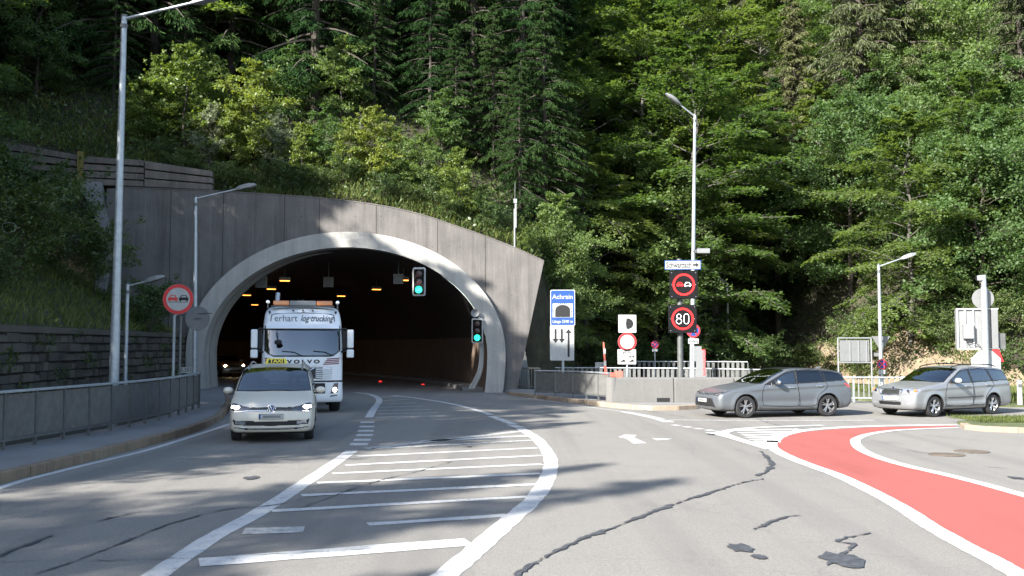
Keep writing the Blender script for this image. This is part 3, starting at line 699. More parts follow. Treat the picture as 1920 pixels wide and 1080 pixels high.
# concrete barrier
bpath = [G(1150, 757, .1), G(1260, 757.5, .1), G(1345, 757.5, .1)]
b0, b2 = bpath[0], Vector((9.3, bpath[2].y+.15, 0))
bar = thing('concrete_barrier', 'thick grey concrete barrier wall with rounded end below the electronic signs', 'barrier', (b0.x, b0.y, .1))
Lb = b2.x-b0.x
for x0, x1 in ((0, Lb*.36), (Lb*.36+.02, Lb*.72), (Lb*.72+.02, Lb)):
    mb = MB(); 
    pr = [(-.0, 0), (-.0, .28), (.04, .86), (.09, .90), (.36, .90), (.41, .86), (.45, .28), (.45, 0)]
    V = []
    for x in (x0, x1): V += [(x, y, z) for y, z in pr]
    n = len(pr); F = [(i, (i+1) % n, n+(i+1) % n, n+i) for i in range(n)]+[tuple(range(n))[::-1], tuple(range(n, 2*n))]
    MB().add(V, F).build('barrier_segment', M['barrier'], bar, bevel=.03)
mb = MB().lathe([(.0, .9), (.2, .9), (.222, .84), (.226, 0)], 20, c=(-.01, .226, 0)); mb.build('rounded_end', M['barrier'], bar, smooth=True)
MB().box(1.5, 1.95, -.004, .05, .06, .2).build('drain_slot', M['black'], bar)
# sandy bank patch
sp = []
V = []
cols = 14; rows = 8
for j in range(rows+1):
    for i in range(cols+1):
        x = 15.5+i*.62; y0 = hill_y(x); 
        d = j*.62; p = hill_pt(x, d); V.append((p.x, p.y-.12, max(.05, p.z+.18+.1*math.sin(i*1.3+j)) if 0 < j else -.02))
tag(obj('sandy_bank', mesh_np('sandy_bank', V, [(j*(cols+1)+i, j*(cols+1)+i+1, (j+1)*(cols+1)+i+1, (j+1)*(cols+1)+i) for j in range(rows) for i in range(cols)], M['sand'], True)), kind='structure', label='bare sandy earth bank behind the silver estate car')
# ------------------------------------------------------------------ street lamps
def lamp(label, base, H, arm, r0, r1, head=.75, name='street_lamp', dome=False, lean=(0, 0), arm_r=.04):
    """arm: horizontal reach and rise of the bracket (dx, dy, dz)"""
    t = thing(name, label, 'street lamp', base, 0, 'street lamps')
    tx, ty = lean
    MB().cyl((0, 0, 0), (tx*.25, ty*.25, H*.25), r0, r0*.93, 14).cyl((tx*.25, ty*.25, H*.25+.001), (tx, ty, H), r0*.88, r1, 14).build('pole', M['galv'], t, smooth=True)
    MB().cyl((tx*.97, ty, H-.32), (tx*.975, ty, H-.22), r1*1.35, n=12).build('collar', M['galvd'], t)
    MB().cyl((tx, ty, H-.02), (tx, ty, H+.03), r1*1.15, n=12).build('cap', M['galvd'], t)
    a = Vector(arm); s = Vector((tx, ty, H-.08)); e = s+a
    MB().tube([s, s.lerp(e, .5), e], [arm_r, arm_r*.9, arm_r*.8], 10).build('arm', M['galv'], t, smooth=True)
    d = a.normalized(); up = Vector((0, 0, 1)); sd = d.cross(up).normalized(); up = sd.cross(d)
    def pt(l, w_, h): return e+d*l+sd*w_+up*h
    if dome:
        V, F = [], []
        m = 12
        for j in range(7):
            l = -.1+(head+.1)*j/6; ww = .17*math.sin(math.pi*min(1, (j+.6)/7.0))**.6
            for k in range(m):
                th = 2*math.pi*k/m; V.append(pt(l, ww*math.cos(th), ww*math.sin(th)*(.75 if math.sin(th) > 0 else .45)))
        F = [(j*m+k, j*m+(k+1) % m, (j+1)*m+(k+1) % m, (j+1)*m+k) for j in range(6) for k in range(m)]+[tuple(range(m)), tuple(range(6*m, 7*m))]
        MB().add(V, F).build('lamp_head', M['offwhite'], t, smooth=True)
    else:
        V = []
        for l, ww, h0, h1 in ((-.06, .05, -.04, .05), (.1, .11, -.06, .08), (head*.6, .14, -.06, .09), (head*.92, .10, -.04, .05), (head, .06, -.02, .02)):
            V += [pt(l, -ww, h0), pt(l, ww, h0), pt(l, ww*.85, h1), pt(l, -ww*.85, h1)]
        F = [(4*i+k, 4*i+(k+1) % 4, 4*i+4+(k+1) % 4, 4*i+4+k) for i in range(4) for k in range(4)]+[(3, 2, 1, 0), (16, 17, 18, 19)]
        MB().add(V, F).build('lamp_head', M['offwhite'], t, bevel=.015)
    MB().add([pt(.12, -.09, -.068), pt(head*.6, -.11, -.068), pt(head*.6, .11, -.068), pt(.12, .09, -.068)], [(0, 1, 2, 3)]).build('lamp_glass', M['lens'], t)
    return t
Y = 24.3; b = at(213, 720, Y); tp = at(233, 30, Y); e = at(365, 4, Y-.3)
lamp('tall galvanised street lamp standing behind the left railing', (b.x, Y, 0), tp.z, (e.x-tp.x, -.3, e.z-tp.z+.08), .125, .07, .8, lean=(tp.x-b.x, 0))
Y = 31.5; b = at(366, 700, Y); tp = at(367, 368, Y); e = at(446, 354, Y)
lamp('slim street lamp carrying a round sign back left of the arch', (b.x, Y, .165), tp.z-.165, (e.x-tp.x, 0, e.z-tp.z+.08), .085, .05, .62, lean=(tp.x-b.x, 0), arm_r=.03)
Y = 31; b = at(235, 715, Y); tp = at(236, 532, Y); e = at(272, 527, Y)
lamp('short low lamp in front of the stone wall', (b.x, Y, 0), tp.z, (e.x-tp.x, 0, e.z-tp.z+.08), .07, .06, .6, arm_r=.03)
Y = 40.5; b = at(1297, 740, Y); tp = at(1303, 215, Y); e = at(1270, 196, Y)
lamp('tall street lamp rising behind the two electronic signs', (b.x, Y, 0), tp.z, (e.x-tp.x, -.2, e.z-tp.z+.08), .11, .06, .68, dome=True, lean=(tp.x-b.x, 0))
Y = 58; b = at(1366, 700, Y); tp = at(1367, 531, Y)
lamp('distant white street lamp above the small stopping sign', (b.x, Y, 0), tp.z, (-.15, 0, .1), .09, .06, .5, dome=True)
Y = 37; b = at(1653, 740, Y); tp = at(1652, 496, Y); e = at(1697, 484, Y)
lamp('street lamp with the small red stopping disc beside the framed panel', (b.x, Y, 0), tp.z, (e.x-tp.x, 0, e.z-tp.z+.08), .085, .05, .55, arm_r=.03)

# ------------------------------------------------------------------ signs
def rrect(w_, h, r=.03, cx=0, cz=0, n=4):
    P = []
    for sx, sz, a in ((1, 1, 0), (-1, 1, 90), (-1, -1, 180), (1, -1, 270)):
        for k in range(n+1):
            th = R(a+90*k/n); P.append((cx+sx*(w_/2-r)+r*math.cos(th), cz+sz*(h/2-r)+r*math.sin(th)))
    return P
def disc_sign(t, cz, r, y=0, inner='white', rim='red', back='signback', frac=.72):
    MB().plate(circle(0, cz, r*1.0), y+.002, y+.022).build('disc', M[back], t)
    V = [(x, y, z) for x, z in circle(0, cz, r*.985, 48)]+[(x, y, z) for x, z in circle(0, cz, r*frac, 48)]
    MB().add(V, [(i, (i+1) % 48, 48+(i+1) % 48, 48+i) for i in range(48)]).build('rim', M[rim], t)
    MB().plate(circle(0, cz, r*frac), y-.001, y+.001).build('face', M[inner], t)
def letters(t, s, size, mat, x, z, y, width=None, name='lettering', **k):
    return obj(name, text_mesh(s, size, M[mat], .0015, width=width, **k), t, (x, y, z))
def stop_sign(t, cz, r, y=0, both=True):              # blue disc, red rim, red cross
    disc_sign(t, cz, r, y, 'blue', 'red', frac=.78)
    for a in (45, -45) if both else (-45,):
        d = (math.cos(R(a)), math.sin(R(a))); nx = (-d[1]*r*.1, d[0]*r*.1); q = r*.76
        MB().plate([(d[0]*q+nx[0], cz+d[1]*q+nx[1]), (-d[0]*q+nx[0], cz-d[1]*q+nx[1]), (-d[0]*q-nx[0], cz-d[1]*q-nx[1]), (d[0]*q-nx[0], cz+d[1]*q-nx[1])], y-.006-(.001 if a > 0 else 0), y-.002).build('cross_bar', M['red'], t)
def car_icon(t, cx, cz, s, mat, y, win=True):
    body = [(-.5, -.18), (-.5, .08), (-.38, .12), (-.28, .36), (.28, .36), (.38, .12), (.5, .08), (.5, -.18), (.42, -.18), (.42, -.3), (.26, -.3), (.26, -.18), (-.26, -.18), (-.26, -.3), (-.42, -.3), (-.42, -.18)]
    MB().plate([(cx+a*s, cz+b*s) for a, b in body], y-.004, y-.0015).build('car_symbol', M[mat], t)
    if win: MB().plate([(cx+a*s, cz+b*s) for a, b in [(-.28, .12), (-.2, .29), (.2, .29), (.28, .12)]], y-.0065, y-.0045).build('window_symbol', M[win], t)
# no-overtaking disc on the left
Y = 28.6; c = at(334, 561, Y); r = 28.5/1800*Y
t = thing('road_sign', 'round red rimmed no overtaking sign with two cars, left of the arch', 'road sign', (c.x, Y, .165), R(4))
zc = c.z-.165; disc_sign(t, zc, r, 0, frac=.76)
car_icon(t, -r*.34, zc+.02, r*.62, 'red', -.002, 'white'); car_icon(t, r*.36, zc+.02, r*.62, 'black', -.002, 'white')
MB().plate([(-r*.66, zc-r*.2), (r*.66, zc-r*.2), (r*.66, zc-r*.17), (-r*.66, zc-r*.17)], -.006, -.002).build('ground_symbol', M['black'], t)
MB().tube([(-.12, .08, 0), (-.12, .08, zc-r-.05), (-.05, .08, zc-r+.02), (0, .07, zc)], .045, 10).build('post', M['galv'], t, smooth=True)
MB().cyl((.05, .14, 0), (.05, .14, zc-.5), .04, n=10).build('brace', M['galvd'], t)
# round sign back on lamp two, and its cross arm
Y = 31.3; c = at(368, 597, Y)
t = thing('round_sign', 'grey back of a round sign fixed to the slim lamp pole', 'road sign', (c.x, Y+.02, c.z))
MB().plate(circle(0, 0, .40), .11, .13).build('disc', M['signback'], t)
MB().box(-.12, .12, .09, .108, -.02, .02).build('clamp', M['galvd'], t)
MB().cyl((.0, .1, .17), (.48, .1, .17), .015, n=6).build('cross_arm', M['galvd'], t)
Y = 33; c = at(349, 694, Y)
t = thing('marker_plate', 'small white plate numbered S.351 beside the left railing end', 'sign plate', (c.x, Y, .1))
MB().plate(rrect(.42, .2, .02, 0, c.z-.1), 0, .02).build('plate', M['white'], t); letters(t, 'S.351', .16, 'black', 0, c.z-.1, -.003, .34)
MB().cyl((0, .03, 0), (0, .03, c.z-.1), .02, n=8).build('post', M['galvd'], t)
# tunnel name sign
Y = 40.0; c = at(1055, 577, Y); c2 = at(1053, 643, Y)
t = thing('tunnel_sign', 'blue tunnel name sign over a white lane plate, right of the portal', 'road sign', (c.x, Y, .135), R(-3))
zc = c.z-.135; w_, h = 1.03, 1.50
MB().plate(rrect(w_, h, .06, 0, zc), 0, .03).build('blue_plate', M['white'], t)
MB().plate(rrect(w_-.06, h-.06, .05, 0, zc), -.004, -.0005).build('blue_face', M['blue'], t)
letters(t, 'Achrain', .27, 'white', 0, zc+h*.30, -.007, .86, bold=.004)
letters(t, 'Länge 3340 m', .17, 'white', 0, zc-h*.385, -.007, .84, bold=.004)
MB().plate([(-.42, zc-h*.27), (.42, zc-h*.27), (.42, zc+h*.12), (-.42, zc+h*.12)], -.008, -.005).build('symbol_panel', M['white'], t)
ar = [(.31*math.cos(math.pi*k/16), zc-.1+.22*math.sin(math.pi*k/16)) for k in range(17)]
MB().plate([(.31, zc-h*.26)]+ar+[(-.31, zc-h*.26)], -.012, -.0085).build('arch_symbol', M['black'], t)
for k in range(15):
    th = math.pi*k/14; a, b = .335*math.cos(th), zc-.1+.245*math.sin(th); a2, b2 = .40*math.cos(th), zc-.1+.30*math.sin(th)
    nx, nz = -math.sin(th)*.012, math.cos(th)*.012
    MB().plate([(a+nx, b+nz), (a2+nx, b2+nz), (a2-nx, b2-nz), (a-nx, b-nz)], -.012, -.0085).build('ray_symbol', M['black'], t)
for k in range(5):
    for sg in (-1, 1): MB().plate([(sg*.335, zc-h*.26+k*.055), (sg*.40, zc-h*.26+k*.055), (sg*.40, zc-h*.26+k*.055+.022), (sg*.335, zc-h*.26+k*.055+.022)], -.012, -.0085).build('ray_symbol', M['black'], t)
zl = c2.z-.135; MB().plate(rrect(1.0, 1.46, .04, -.03, zl-.0), .0, .03).build('lane_plate', M['white'], t)
def arrow(cx, z0, z1, up):
    s = .042; hd = .13; hh = .17; d = 1 if up else -1; tip, tail = (z1, z0) if up else (z0, z1)
    MB().plate([(cx-s, tail), (cx+s, tail), (cx+s, tip-d*hh), (cx+hd, tip-d*hh), (cx, tip), (cx-hd, tip-d*hh), (cx-s, tip-d*hh)], -.006, -.001).build('arrow_symbol', M['black'], t)
arrow(-.3, zl+.0, zl+.58, False); arrow(-.04, zl+.0, zl+.58, False); arrow(.24, zl-.58, zl+.58, True)
MB().cyl((0, .08, 0), (0, .08, zc+h*.4), .06, n=12).build('post', M['galv'], t, smooth=True)
# headlamp sign + closed disc + plate
Y = 38.5; c1, c2, c3 = at(1177, 607, Y), at(1176, 641, Y), at(1175, 669, Y)
t = thing('road_sign', 'square headlamp sign above an empty red ringed disc behind the red gate', 'road sign', (c2.x, Y, 0))
MB().plate(rrect(.72, .72, .03, .01, c1.z), 0, .025).build('lamp_plate', M['white'], t)
MB().plate([(-.02+.0, c1.z-.2), (.06, c1.z-.22)]+[(.06+.19*math.cos(R(a)), c1.z+.2*math.sin(R(a))) for a in range(-80, 81, 16)]+[(.06, c1.z+.22), (-.02, c1.z+.2), (-.05, c1.z)], -.004, -.001).build('lamp_symbol', M['black'], t)
for k in range(7): MB().plate([(-.25, c1.z-.19+k*.062), (-.08, c1.z-.19+k*.062), (-.08, c1.z-.178+k*.062), (-.25, c1.z-.178+k*.062)], -.004, -.001).build('ray_symbol', M['black'], t)
disc_sign(t, c2.z, .375, 0, frac=.76)
MB().plate(rrect(.74, .6, .02, -.02, c3.z), 0, .025).build('text_plate', M['white'], t)
letters(t, 'gilt für', .15, 'black', 0, c3.z+.19, -.003, .36)
for i, (a, b) in enumerate(((-.18, .02), (.17, .02), (-.18, -.17), (.17, -.17))):
    if i < 2:
        MB().plate(circle(a-.06, c3.z+b-.02, .035, 12), -.004, -.001).plate(circle(a+.07, c3.z+b-.02, .035, 12), -.004, -.001).plate([(a-.06, c3.z+b), (a+.06, c3.z+b), (a+.03, c3.z+b+.03), (a-.02, c3.z+b+.02)], -.006, -.003).build('cycle_symbol', M['black'] if i else M['galv'], t)
    else: MB().plate([(a-.09, c3.z+b-.03), (a-.09, c3.z+b+.01), (a-.02, c3.z+b+.015), (a, c3.z+b+.06), (a+.07, c3.z+b+.06), (a+.09, c3.z+b-.03)], -.004, -.001).build('vehicle_symbol', M['black'], t)
MB().cyl((0, .07, 0), (0, .07, c1.z+.3), .045, n=10).build('post', M['galv'], t, smooth=True)
Y = 39.5; c = at(1124, 684, Y)
t = thing('marker_plate', 'small white plate numbered S.318 above the panel railing', 'sign plate', (c.x, Y, .13))
MB().plate(rrect(.34, .2, .02, 0, c.z-.13), 0, .02).build('plate', M['white'], t); letters(t, 'S.318', .15, 'black', 0, c.z-.13, -.003, .28)
MB().cyl((0, .04, 0), (0, .04, c.z-.13), .025, n=8).build('post', M['galv'], t)
# gate
Y = 36.6; b = at(1150, 745, Y)
t = thing('barrier_gate', 'faded red road gate with its boom raised beside the concrete barrier', 'barrier gate', (b.x-.05, Y, .135), R(0))
MB().box(.12, .42, -.15, .2, .62, 1.0).build('motor_box', M['redfade'], t, bevel=.05, seg=3)
MB().box(-.36, .12, -.05, .05, .78, .94).build('cross_beam', M['redfade'], t, bevel=.02)
for x in (-.34, .1): MB().box(x-.035, x+.035, -.04, .04, 0, .78).build('post', M['redfade'], t, bevel=.01)
MB().add([(-.29, -.03, .92), (-.19, -.03, .92), (-.19, .03, .92), (-.29, .03, .92), (-.335, -.015, 2.1), (-.29, -.015, 2.1), (-.29, .015, 2.1), (-.335, .015, 2.1)], [(0, 1, 5, 4), (1, 2, 6, 5), (2, 3, 7, 6), (3, 0, 4, 7), (4, 5, 6, 7)]).build('boom', M['redfade'], t)
for k in range(2): 
    z0 = 1.2+k*.45; q = -.245-.045*(z0-.92)/1.18
    MB().box(q-.047, q+.04, -.034, .034, z0, z0+.2).build('white_band', M['white'], t)
# electronic signs on their post
Y = 36.4; b = at(1277, 720, Y); c1, c2, c3 = at(1281.5, 534, Y), at(1279.5, 598, Y), at(1280, 497, Y)
t = thing('sign_gantry', 'steel post carrying two black electronic signs and the Schwarzach direction plate', 'electronic sign', (b.x, Y, 0), R(-4))
MB().cyl((0, .16, 0), (0, .16, c3.z+.25), .115, .105, 16).build('post', M['galvd'], t, smooth=True)
for i, cc in enumerate((c1, c2)):
    x = cc.x-b.x; z = cc.z
    bx_ = MB().box(x-.525, x+.525, -.1, .1, z-.53, z+.53).build('display', M['vmsblack'], t, bevel=.01)
    V = [(x+a, -.104, z+c_) for a, c_ in circle(0, 0, .415, 56)]+[(x+a, -.104, z+c_) for a, c_ in circle(0, 0, .345, 56)]
    MB().add(V, [(k, (k+1) % 56, 56+(k+1) % 56, 56+k) for k in range(56)]).build('led_ring', M['red_led'], bx_)
    if i == 1:
        def stroke(pts, closed=True):
            mb = MB(); P = pts+[pts[0]] if closed else pts
            for (a, c_), (d_, e_) in zip(P, P[1:]): mb.cyl((x+a, -.108, z+c_), (x+d_, -.108, z+e_), .0105, n=6)
            return mb
        stroke(circle(-.14, .095, .082, 14)).build('led_digit', M['white_led'], bx_)
        m8 = stroke(circle(-.14, -.09, .1, 16)); m8.build('led_digit', M['white_led'], bx_)
        stroke([(.14+.088*math.cos(R(a)), (.1 if a <= 180 else -.1)+.088*math.sin(R(a))) for a in range(0, 181, 20)]+[(.14+.088*math.cos(R(a)), -.1+.088*math.sin(R(a))) for a in range(180, 361, 20)]).build('led_digit', M['white_led'], bx_)
    else:
        body = [(-.5, -.2), (-.5, .08), (-.36, .12), (-.28, .36), (.28, .36), (.36, .12), (.5, .08), (.5, -.2), (.42, -.2), (.42, -.3), (.26, -.3), (.26, -.2), (-.26, -.2), (-.26, -.3), (-.42, -.3), (-.42, -.2)]
        MB().plate([(x-.145+a*.25, z+c_*.25) for a, c_ in body], -.107, -.103).build('led_car', M['red_led'], bx_)
        MB().plate([(x-.145+a*.25, z+c_*.25) for a, c_ in [(-.26, .1), (-.2, .28), (.2, .28), (.26, .1)]], -.109, -.1075).build('led_gap', M['vmsblack'], bx_)
        MB().plate([(x+.145+a*.25, z+c_*.25) for a, c_ in body], -.107, -.103).build('led_car', M['white_led'], bx_)
        MB().plate([(x+.145+a*.25, z+c_*.25) for a, c_ in [(-.4, -.12), (-.34, .06), (-.2, .26), (.2, .26), (.34, .06), (.4, -.12)]], -.109, -.1075).build('led_gap', M['vmsblack'], bx_)
    for q in (-.45, .45):
        for s_ in (-.45, 0, .45): MB().ell((x+q, -.103, z+s_), (.014, .006, .014), 6, 4).build('rivet', M['galv'], bx_)
x, z = c3.x-b.x, c3.z
MB().plate(rrect(1.37, .36, .02, x, z), -.03, .0).build('direction_plate', M['blue'], t)
MB().plate(rrect(1.31, .30, .02, x, z), -.034, -.0305).build('direction_face', M['white'], t)
letters(t, 'Schwarzach', .31, 'black', x-.15, z-.01, -.037, .95, bold=.004)
MB().plate([(x+a, z+c_) for a, c_ in [(.38, -.035), (.38, .035), (.5, .035), (.47, .1), (.62, 0), (.47, -.1), (.5, -.035)]], -.038, -.035).build('arrow_symbol', M['black'], t)
# loudspeaker / camera on lamp four
Y = 40.2; c = at(1318, 471, Y)
t = thing('camera_housing', 'small white camera housing on the tall lamp pole above Schwarzach', 'camera', c)
MB().box(-.25, .28, -.1, .1, -.09, .11).build('housing', M['offwhite'], t, bevel=.02); MB().box(-.38, -.25, -.08, .08, -.07, .05).build('hood', M['galvd'], t); MB().box(-.42, -.2, .05, .12, -.02, .02).build('bracket', M['galvd'], t)
# stopping signs
for (x, y, rr_, Y, post_y, lab, both) in [(1228, 646, 7, 52, 700, 'small blue and red stopping sign on a thin post behind the red gate', True), (1365, 651, 6.5, 57.6, 700, 'tiny red stopping sign low on the distant white lamp', True), (1654, 683, 9.5, 36.8, 720, 'red and blue stopping disc on the lamp beside the framed panel', True), (1300, 620, 13, 40.2, 700, 'blue stopping sign half hidden behind the eighty display', True)]:
    c = at(x, y, Y); r = rr_/1800*Y
    t = thing('stopping_sign', lab, 'road sign', (c.x, Y, 0), 0, 'stopping signs'); stop_sign(t, c.z, r, 0)
    MB().plate(rrect(r*1.5, r*.75, .01, 0, c.z-r*1.5), 0, .015).build('text_plate', M['white'], t)
    if x == 1300: letters(t, 'Anfang', .16, 'black', 0, c.z-r*1.5, -.003, r*1.3)
    if x == 1300: MB().plate(rrect(.22*2, .62, .01, .12, c.z-r*3.3), .02, .035).build('notice_plate', M['offwhite'], t)
    MB().cyl((0, .05, 0), (0, .05, c.z+r*.5), .035, n=8).build('post', M['galv'], t)
# fire brigade panel
Y = 44; c = at(1316, 672, Y)
t = thing('fire_brigade_panel', 'white upright panel reading FEUERWEHR behind the electronic sign post', 'sign panel', (c.x, Y, 0), R(0))
MB().box(-.26, .16, 0, .06, .12, c.z+.42).build('panel', M['offwhite'], t, bevel=.01)
o = letters(t, 'FEUERWEHR', .2, 'red', .1, c.z-.22, -.003, 1.15); o.rotation_euler = (0, R(90), 0)
MB().box(-.26, .16, -.003, .0, c.z+.38, c.z+.42).build('red_stripe', M['red'], t)
for x in (-.2, .1): MB().cyl((x, .03, 0), (x, .03, .14), .03, n=8).build('post', M['galvd'], t)
# framed panel seen from the back
Y = 36; a, c = at(1571, 634, Y), at(1634, 664, Y); x0, x1 = a.x, c.x
t = thing('framed_panel', 'grey back of a sign panel in a tall white tube frame', 'sign panel', (x0, Y, 0)); wd = x1-x0
for x in (0, wd): MB().cyl((x, 0, 0), (x, 0, a.z), .03, n=10).build('post', M['offwhite'], t)
MB().cyl((0, 0, a.z), (wd, 0, a.z), .03, n=10).build('top_tube', M['offwhite'], t); zb = at(1571, 680, Y).z
MB().cyl((0, 0, zb), (wd, 0, zb), .022, n=8).build('lower_tube', M['offwhite'], t)
z0, z1 = at(1571, 678, Y).z, at(1571, 638, Y).z
MB().box(.07, wd-.07, .02, .04, z0, z1).build('panel', M['signback'], t)
for x in (wd*.36, wd*.62, wd*.86): MB().box(x-.02, x+.02, -.01, .019, z0, z1).build('rib', M['offwhite'], t)
# inverted triangle back
Y = 37.3; c = at(1652, 643, Y)
t = thing('give_way_sign', 'grey back of a triangular give way sign on the lamp', 'road sign', (c.x, Y, c.z))
MB().plate([(-.36, .26), (.36, .26), (0, -.36)], 0, .02).build('triangle', M['signback'], t, bevel=.0); MB().box(-.1, .1, -.03, -.001, .05, .1).build('clamp', M['galvd'], t)
MB().box(-.28, -.0, 0, .018, -.52, -.38).build('small_plate', M['signback'], t)
# big cabinet with signs seen from behind, far right
Y = 33.5; c = at(1845, 690, Y); k = Y/1800
t = thing('sign_cabinet', 'large pale grey sign cabinet seen from behind on a thick round pole', 'electronic sign', (c.x, Y, 0), R(-10))
def zz(py): return at(1845, py, Y).z
def xx(px): return (px-1845)*k
MB().cyl((0, -.25, 0), (0, -.25, zz(540)), .105, n=18).cyl((0, -.25, zz(540)+.001), (0, -.25, zz(517)), .085, n=16).build('pole', M['galv'], t, smooth=True)
cb = MB().box(xx(1799), xx(1871), 0, .22, zz(654), zz(579)).build('cabinet', M['offwhite'], t, bevel=.01)
for px in (1799, 1812, 1827, 1859): MB().box(xx(px), xx(px+2.4), -.06, -.002, zz(654), zz(579)).build('rib', M['white'], cb)
MB().box(xx(1798), xx(1872), -.07, -.062, zz(580.5), zz(578)).build('top_rail', M['white'], cb); MB().box(xx(1798), xx(1872), -.07, -.062, zz(655), zz(653)).build('bottom_rail', M['white'], cb)
MB().box(xx(1808), xx(1826), -.22, -.065, zz(635), zz(608)).build('control_box', M['offwhite'], cb, bevel=.01)
MB().box(xx(1859), xx(1870), -.1, -.003, zz(654), zz(580)).build('side_box', M['signback'], cb)
MB().tube(catmull([Vector((xx(1812), -.1, zz(636))), Vector((xx(1818), -.16, zz(646))), Vector((xx(1830), -.14, zz(644))), Vector((xx(1838), -.2, zz(652))), Vector((xx(1841), -.3, zz(664)))], 5), .012, 6).build('cable', M['black'], cb)
MB().box(xx(1873), xx(1885), .05, .3, zz(655), zz(625)).build('grey_box', M['galvd'], t, bevel=.01)
MB().box(xx(1833), xx(1842), -.36, -.2, zz(527), zz(518)).build('camera', M['galv'], t, bevel=.015); MB().box(xx(1831), xx(1833), -.34, -.22, zz(526), zz(519)).build('camera_lens', M['black'], t)
MB().plate(circle(xx(1846), zz(560), .36), -.05, -.03).build('round_sign_back', M['signback'], t)
oc = [(xx(1847)+.52*math.cos(R(22.5+45*i)), zz(683)+.52*math.sin(R(22.5+45*i))) for i in range(8)]
MB().plate(oc, -.1, -.08).build('octagon_back', M['white'], t)
MB().plate([(xx(1858), zz(655)), (xx(1871), zz(655)), (xx(1879), zz(678)), (xx(1870), zz(678))], -.06, -.04).build('triangle_edge', M['red'], t)
# bollard at the right edge
c = at(1912, 745, 33.2)
t = thing('road_bollard', 'white rectangular bollard at the right edge beside the bank', 'bollard', (c.x, 33.2, .06))
MB().box(-.07, .07, -.05, .05, 0, .86).build('body', M['white'], t, bevel=.02); MB().box(-.072, .072, -.052, -.0505, .6, .72).build('reflector', M['galvd'], t)
# traffic signals in the arch
def signal(px, py, Y, hpx, label):
    c = at(px, py, Y); h = hpx/1800*Y; w_ = h*.46
    t = thing('traffic_light', label, 'traffic light', c, R(-3), 'green tunnel signals')
    MB().plate(rrect(w_, h, w_*.17), .03, .05).build('backboard', M['white'], t)
    MB().plate(rrect(w_*.76, h*.86, .02), -.08, .028).build('housing', M['vmsblack'], t)
    for i, z in enumerate((.28, 0, -.28)):
        z *= h; r = w_*.27
        MB().lathe([(0, -.10), (r*.7, -.098), (r, -.086)], 20, 'y', (0, 0, z)).build('lens', M['green_on' if i == 2 else 'lensoff'], t, smooth=True)
        V = []; n = 12
        for q in range(n+1):
            a = R(-10+200*q/n); V += [(r*1.12*math.cos(a), -.085, z+r*1.12*math.sin(a)), (r*1.12*math.cos(a), -.27+.1*abs(math.cos(a)), z+r*1.12*math.sin(a))]
        ob = MB().add(V, [(2*q, 2*q+2, 2*q+3, 2*q+1) for q in range(n)]).build('visor', M['vmsblack'], t); md = ob.modifiers.new('s', 'SOLIDIFY'); md.thickness = .008
    MB().cyl((0, .05, h*.3), (0, .6, h*.62), .03, n=8).build('bracket', M['galvd'], t)
signal(785.5, 528, PY-.35, 54, 'green traffic light hanging from the arch, the higher of two')
signal(895, 620, PY-.45, 47, 'green traffic light on the right leg of the arch, the lower of two')
c = at(891, 587, PY-.4)
t = thing('loudspeaker', 'small round horn loudspeaker above the lower green signal', 'loudspeaker', c)
MB().lathe([(.03, .16), (.06, .1), (.09, 0), (.17, -.12), (.185, -.13), (.16, -.115), (.06, -.02), (0, -.02)], 18, 'y').build('horn', M['offwhite'], t, smooth=True); MB().box(-.04, .04, .1, .3, -.05, .05).build('bracket', M['galvd'], t)
# antenna mast behind the portal edge
Y = 44.6; b, tp = at(965, 463, Y), at(967, 345, Y)
t = thing('antenna_mast', 'thin white antenna mast on the sloping top of the portal', 'antenna', (b.x, 44.1, b.z-.3))
H = tp.z-b.z+.3
MB().cyl((0, 0, 0), (0, 0, H*.62), .045, n=8).build('mast', M['offwhite'], t); MB().cyl((0, 0, H*.62), (.02, 0, H), .015, n=6).build('rod', M['galvd'], t)
MB().cyl((.06, 0, H*.35), (.06, 0, H*.75), .03, n=8).build('aerial', M['white'], t); MB().box(-.05, .1, -.05, .05, H*.7, H*.76).build('bracket', M['galv'], t)
# white cable hoop in the bush
c = at(17, 427, 31); t = MB(); P = [(.23*math.cos(R(a)), .04*math.sin(R(a*2)), .17*math.sin(R(a))) for a in range(0, 361, 15)]
tag(t.tube([Vector(p) for p in P], .008, 6).build('cable_hoop', M['offwhite'], None, loc=c), 'thin white hoop of cable hanging in the dark bush', 'cable')
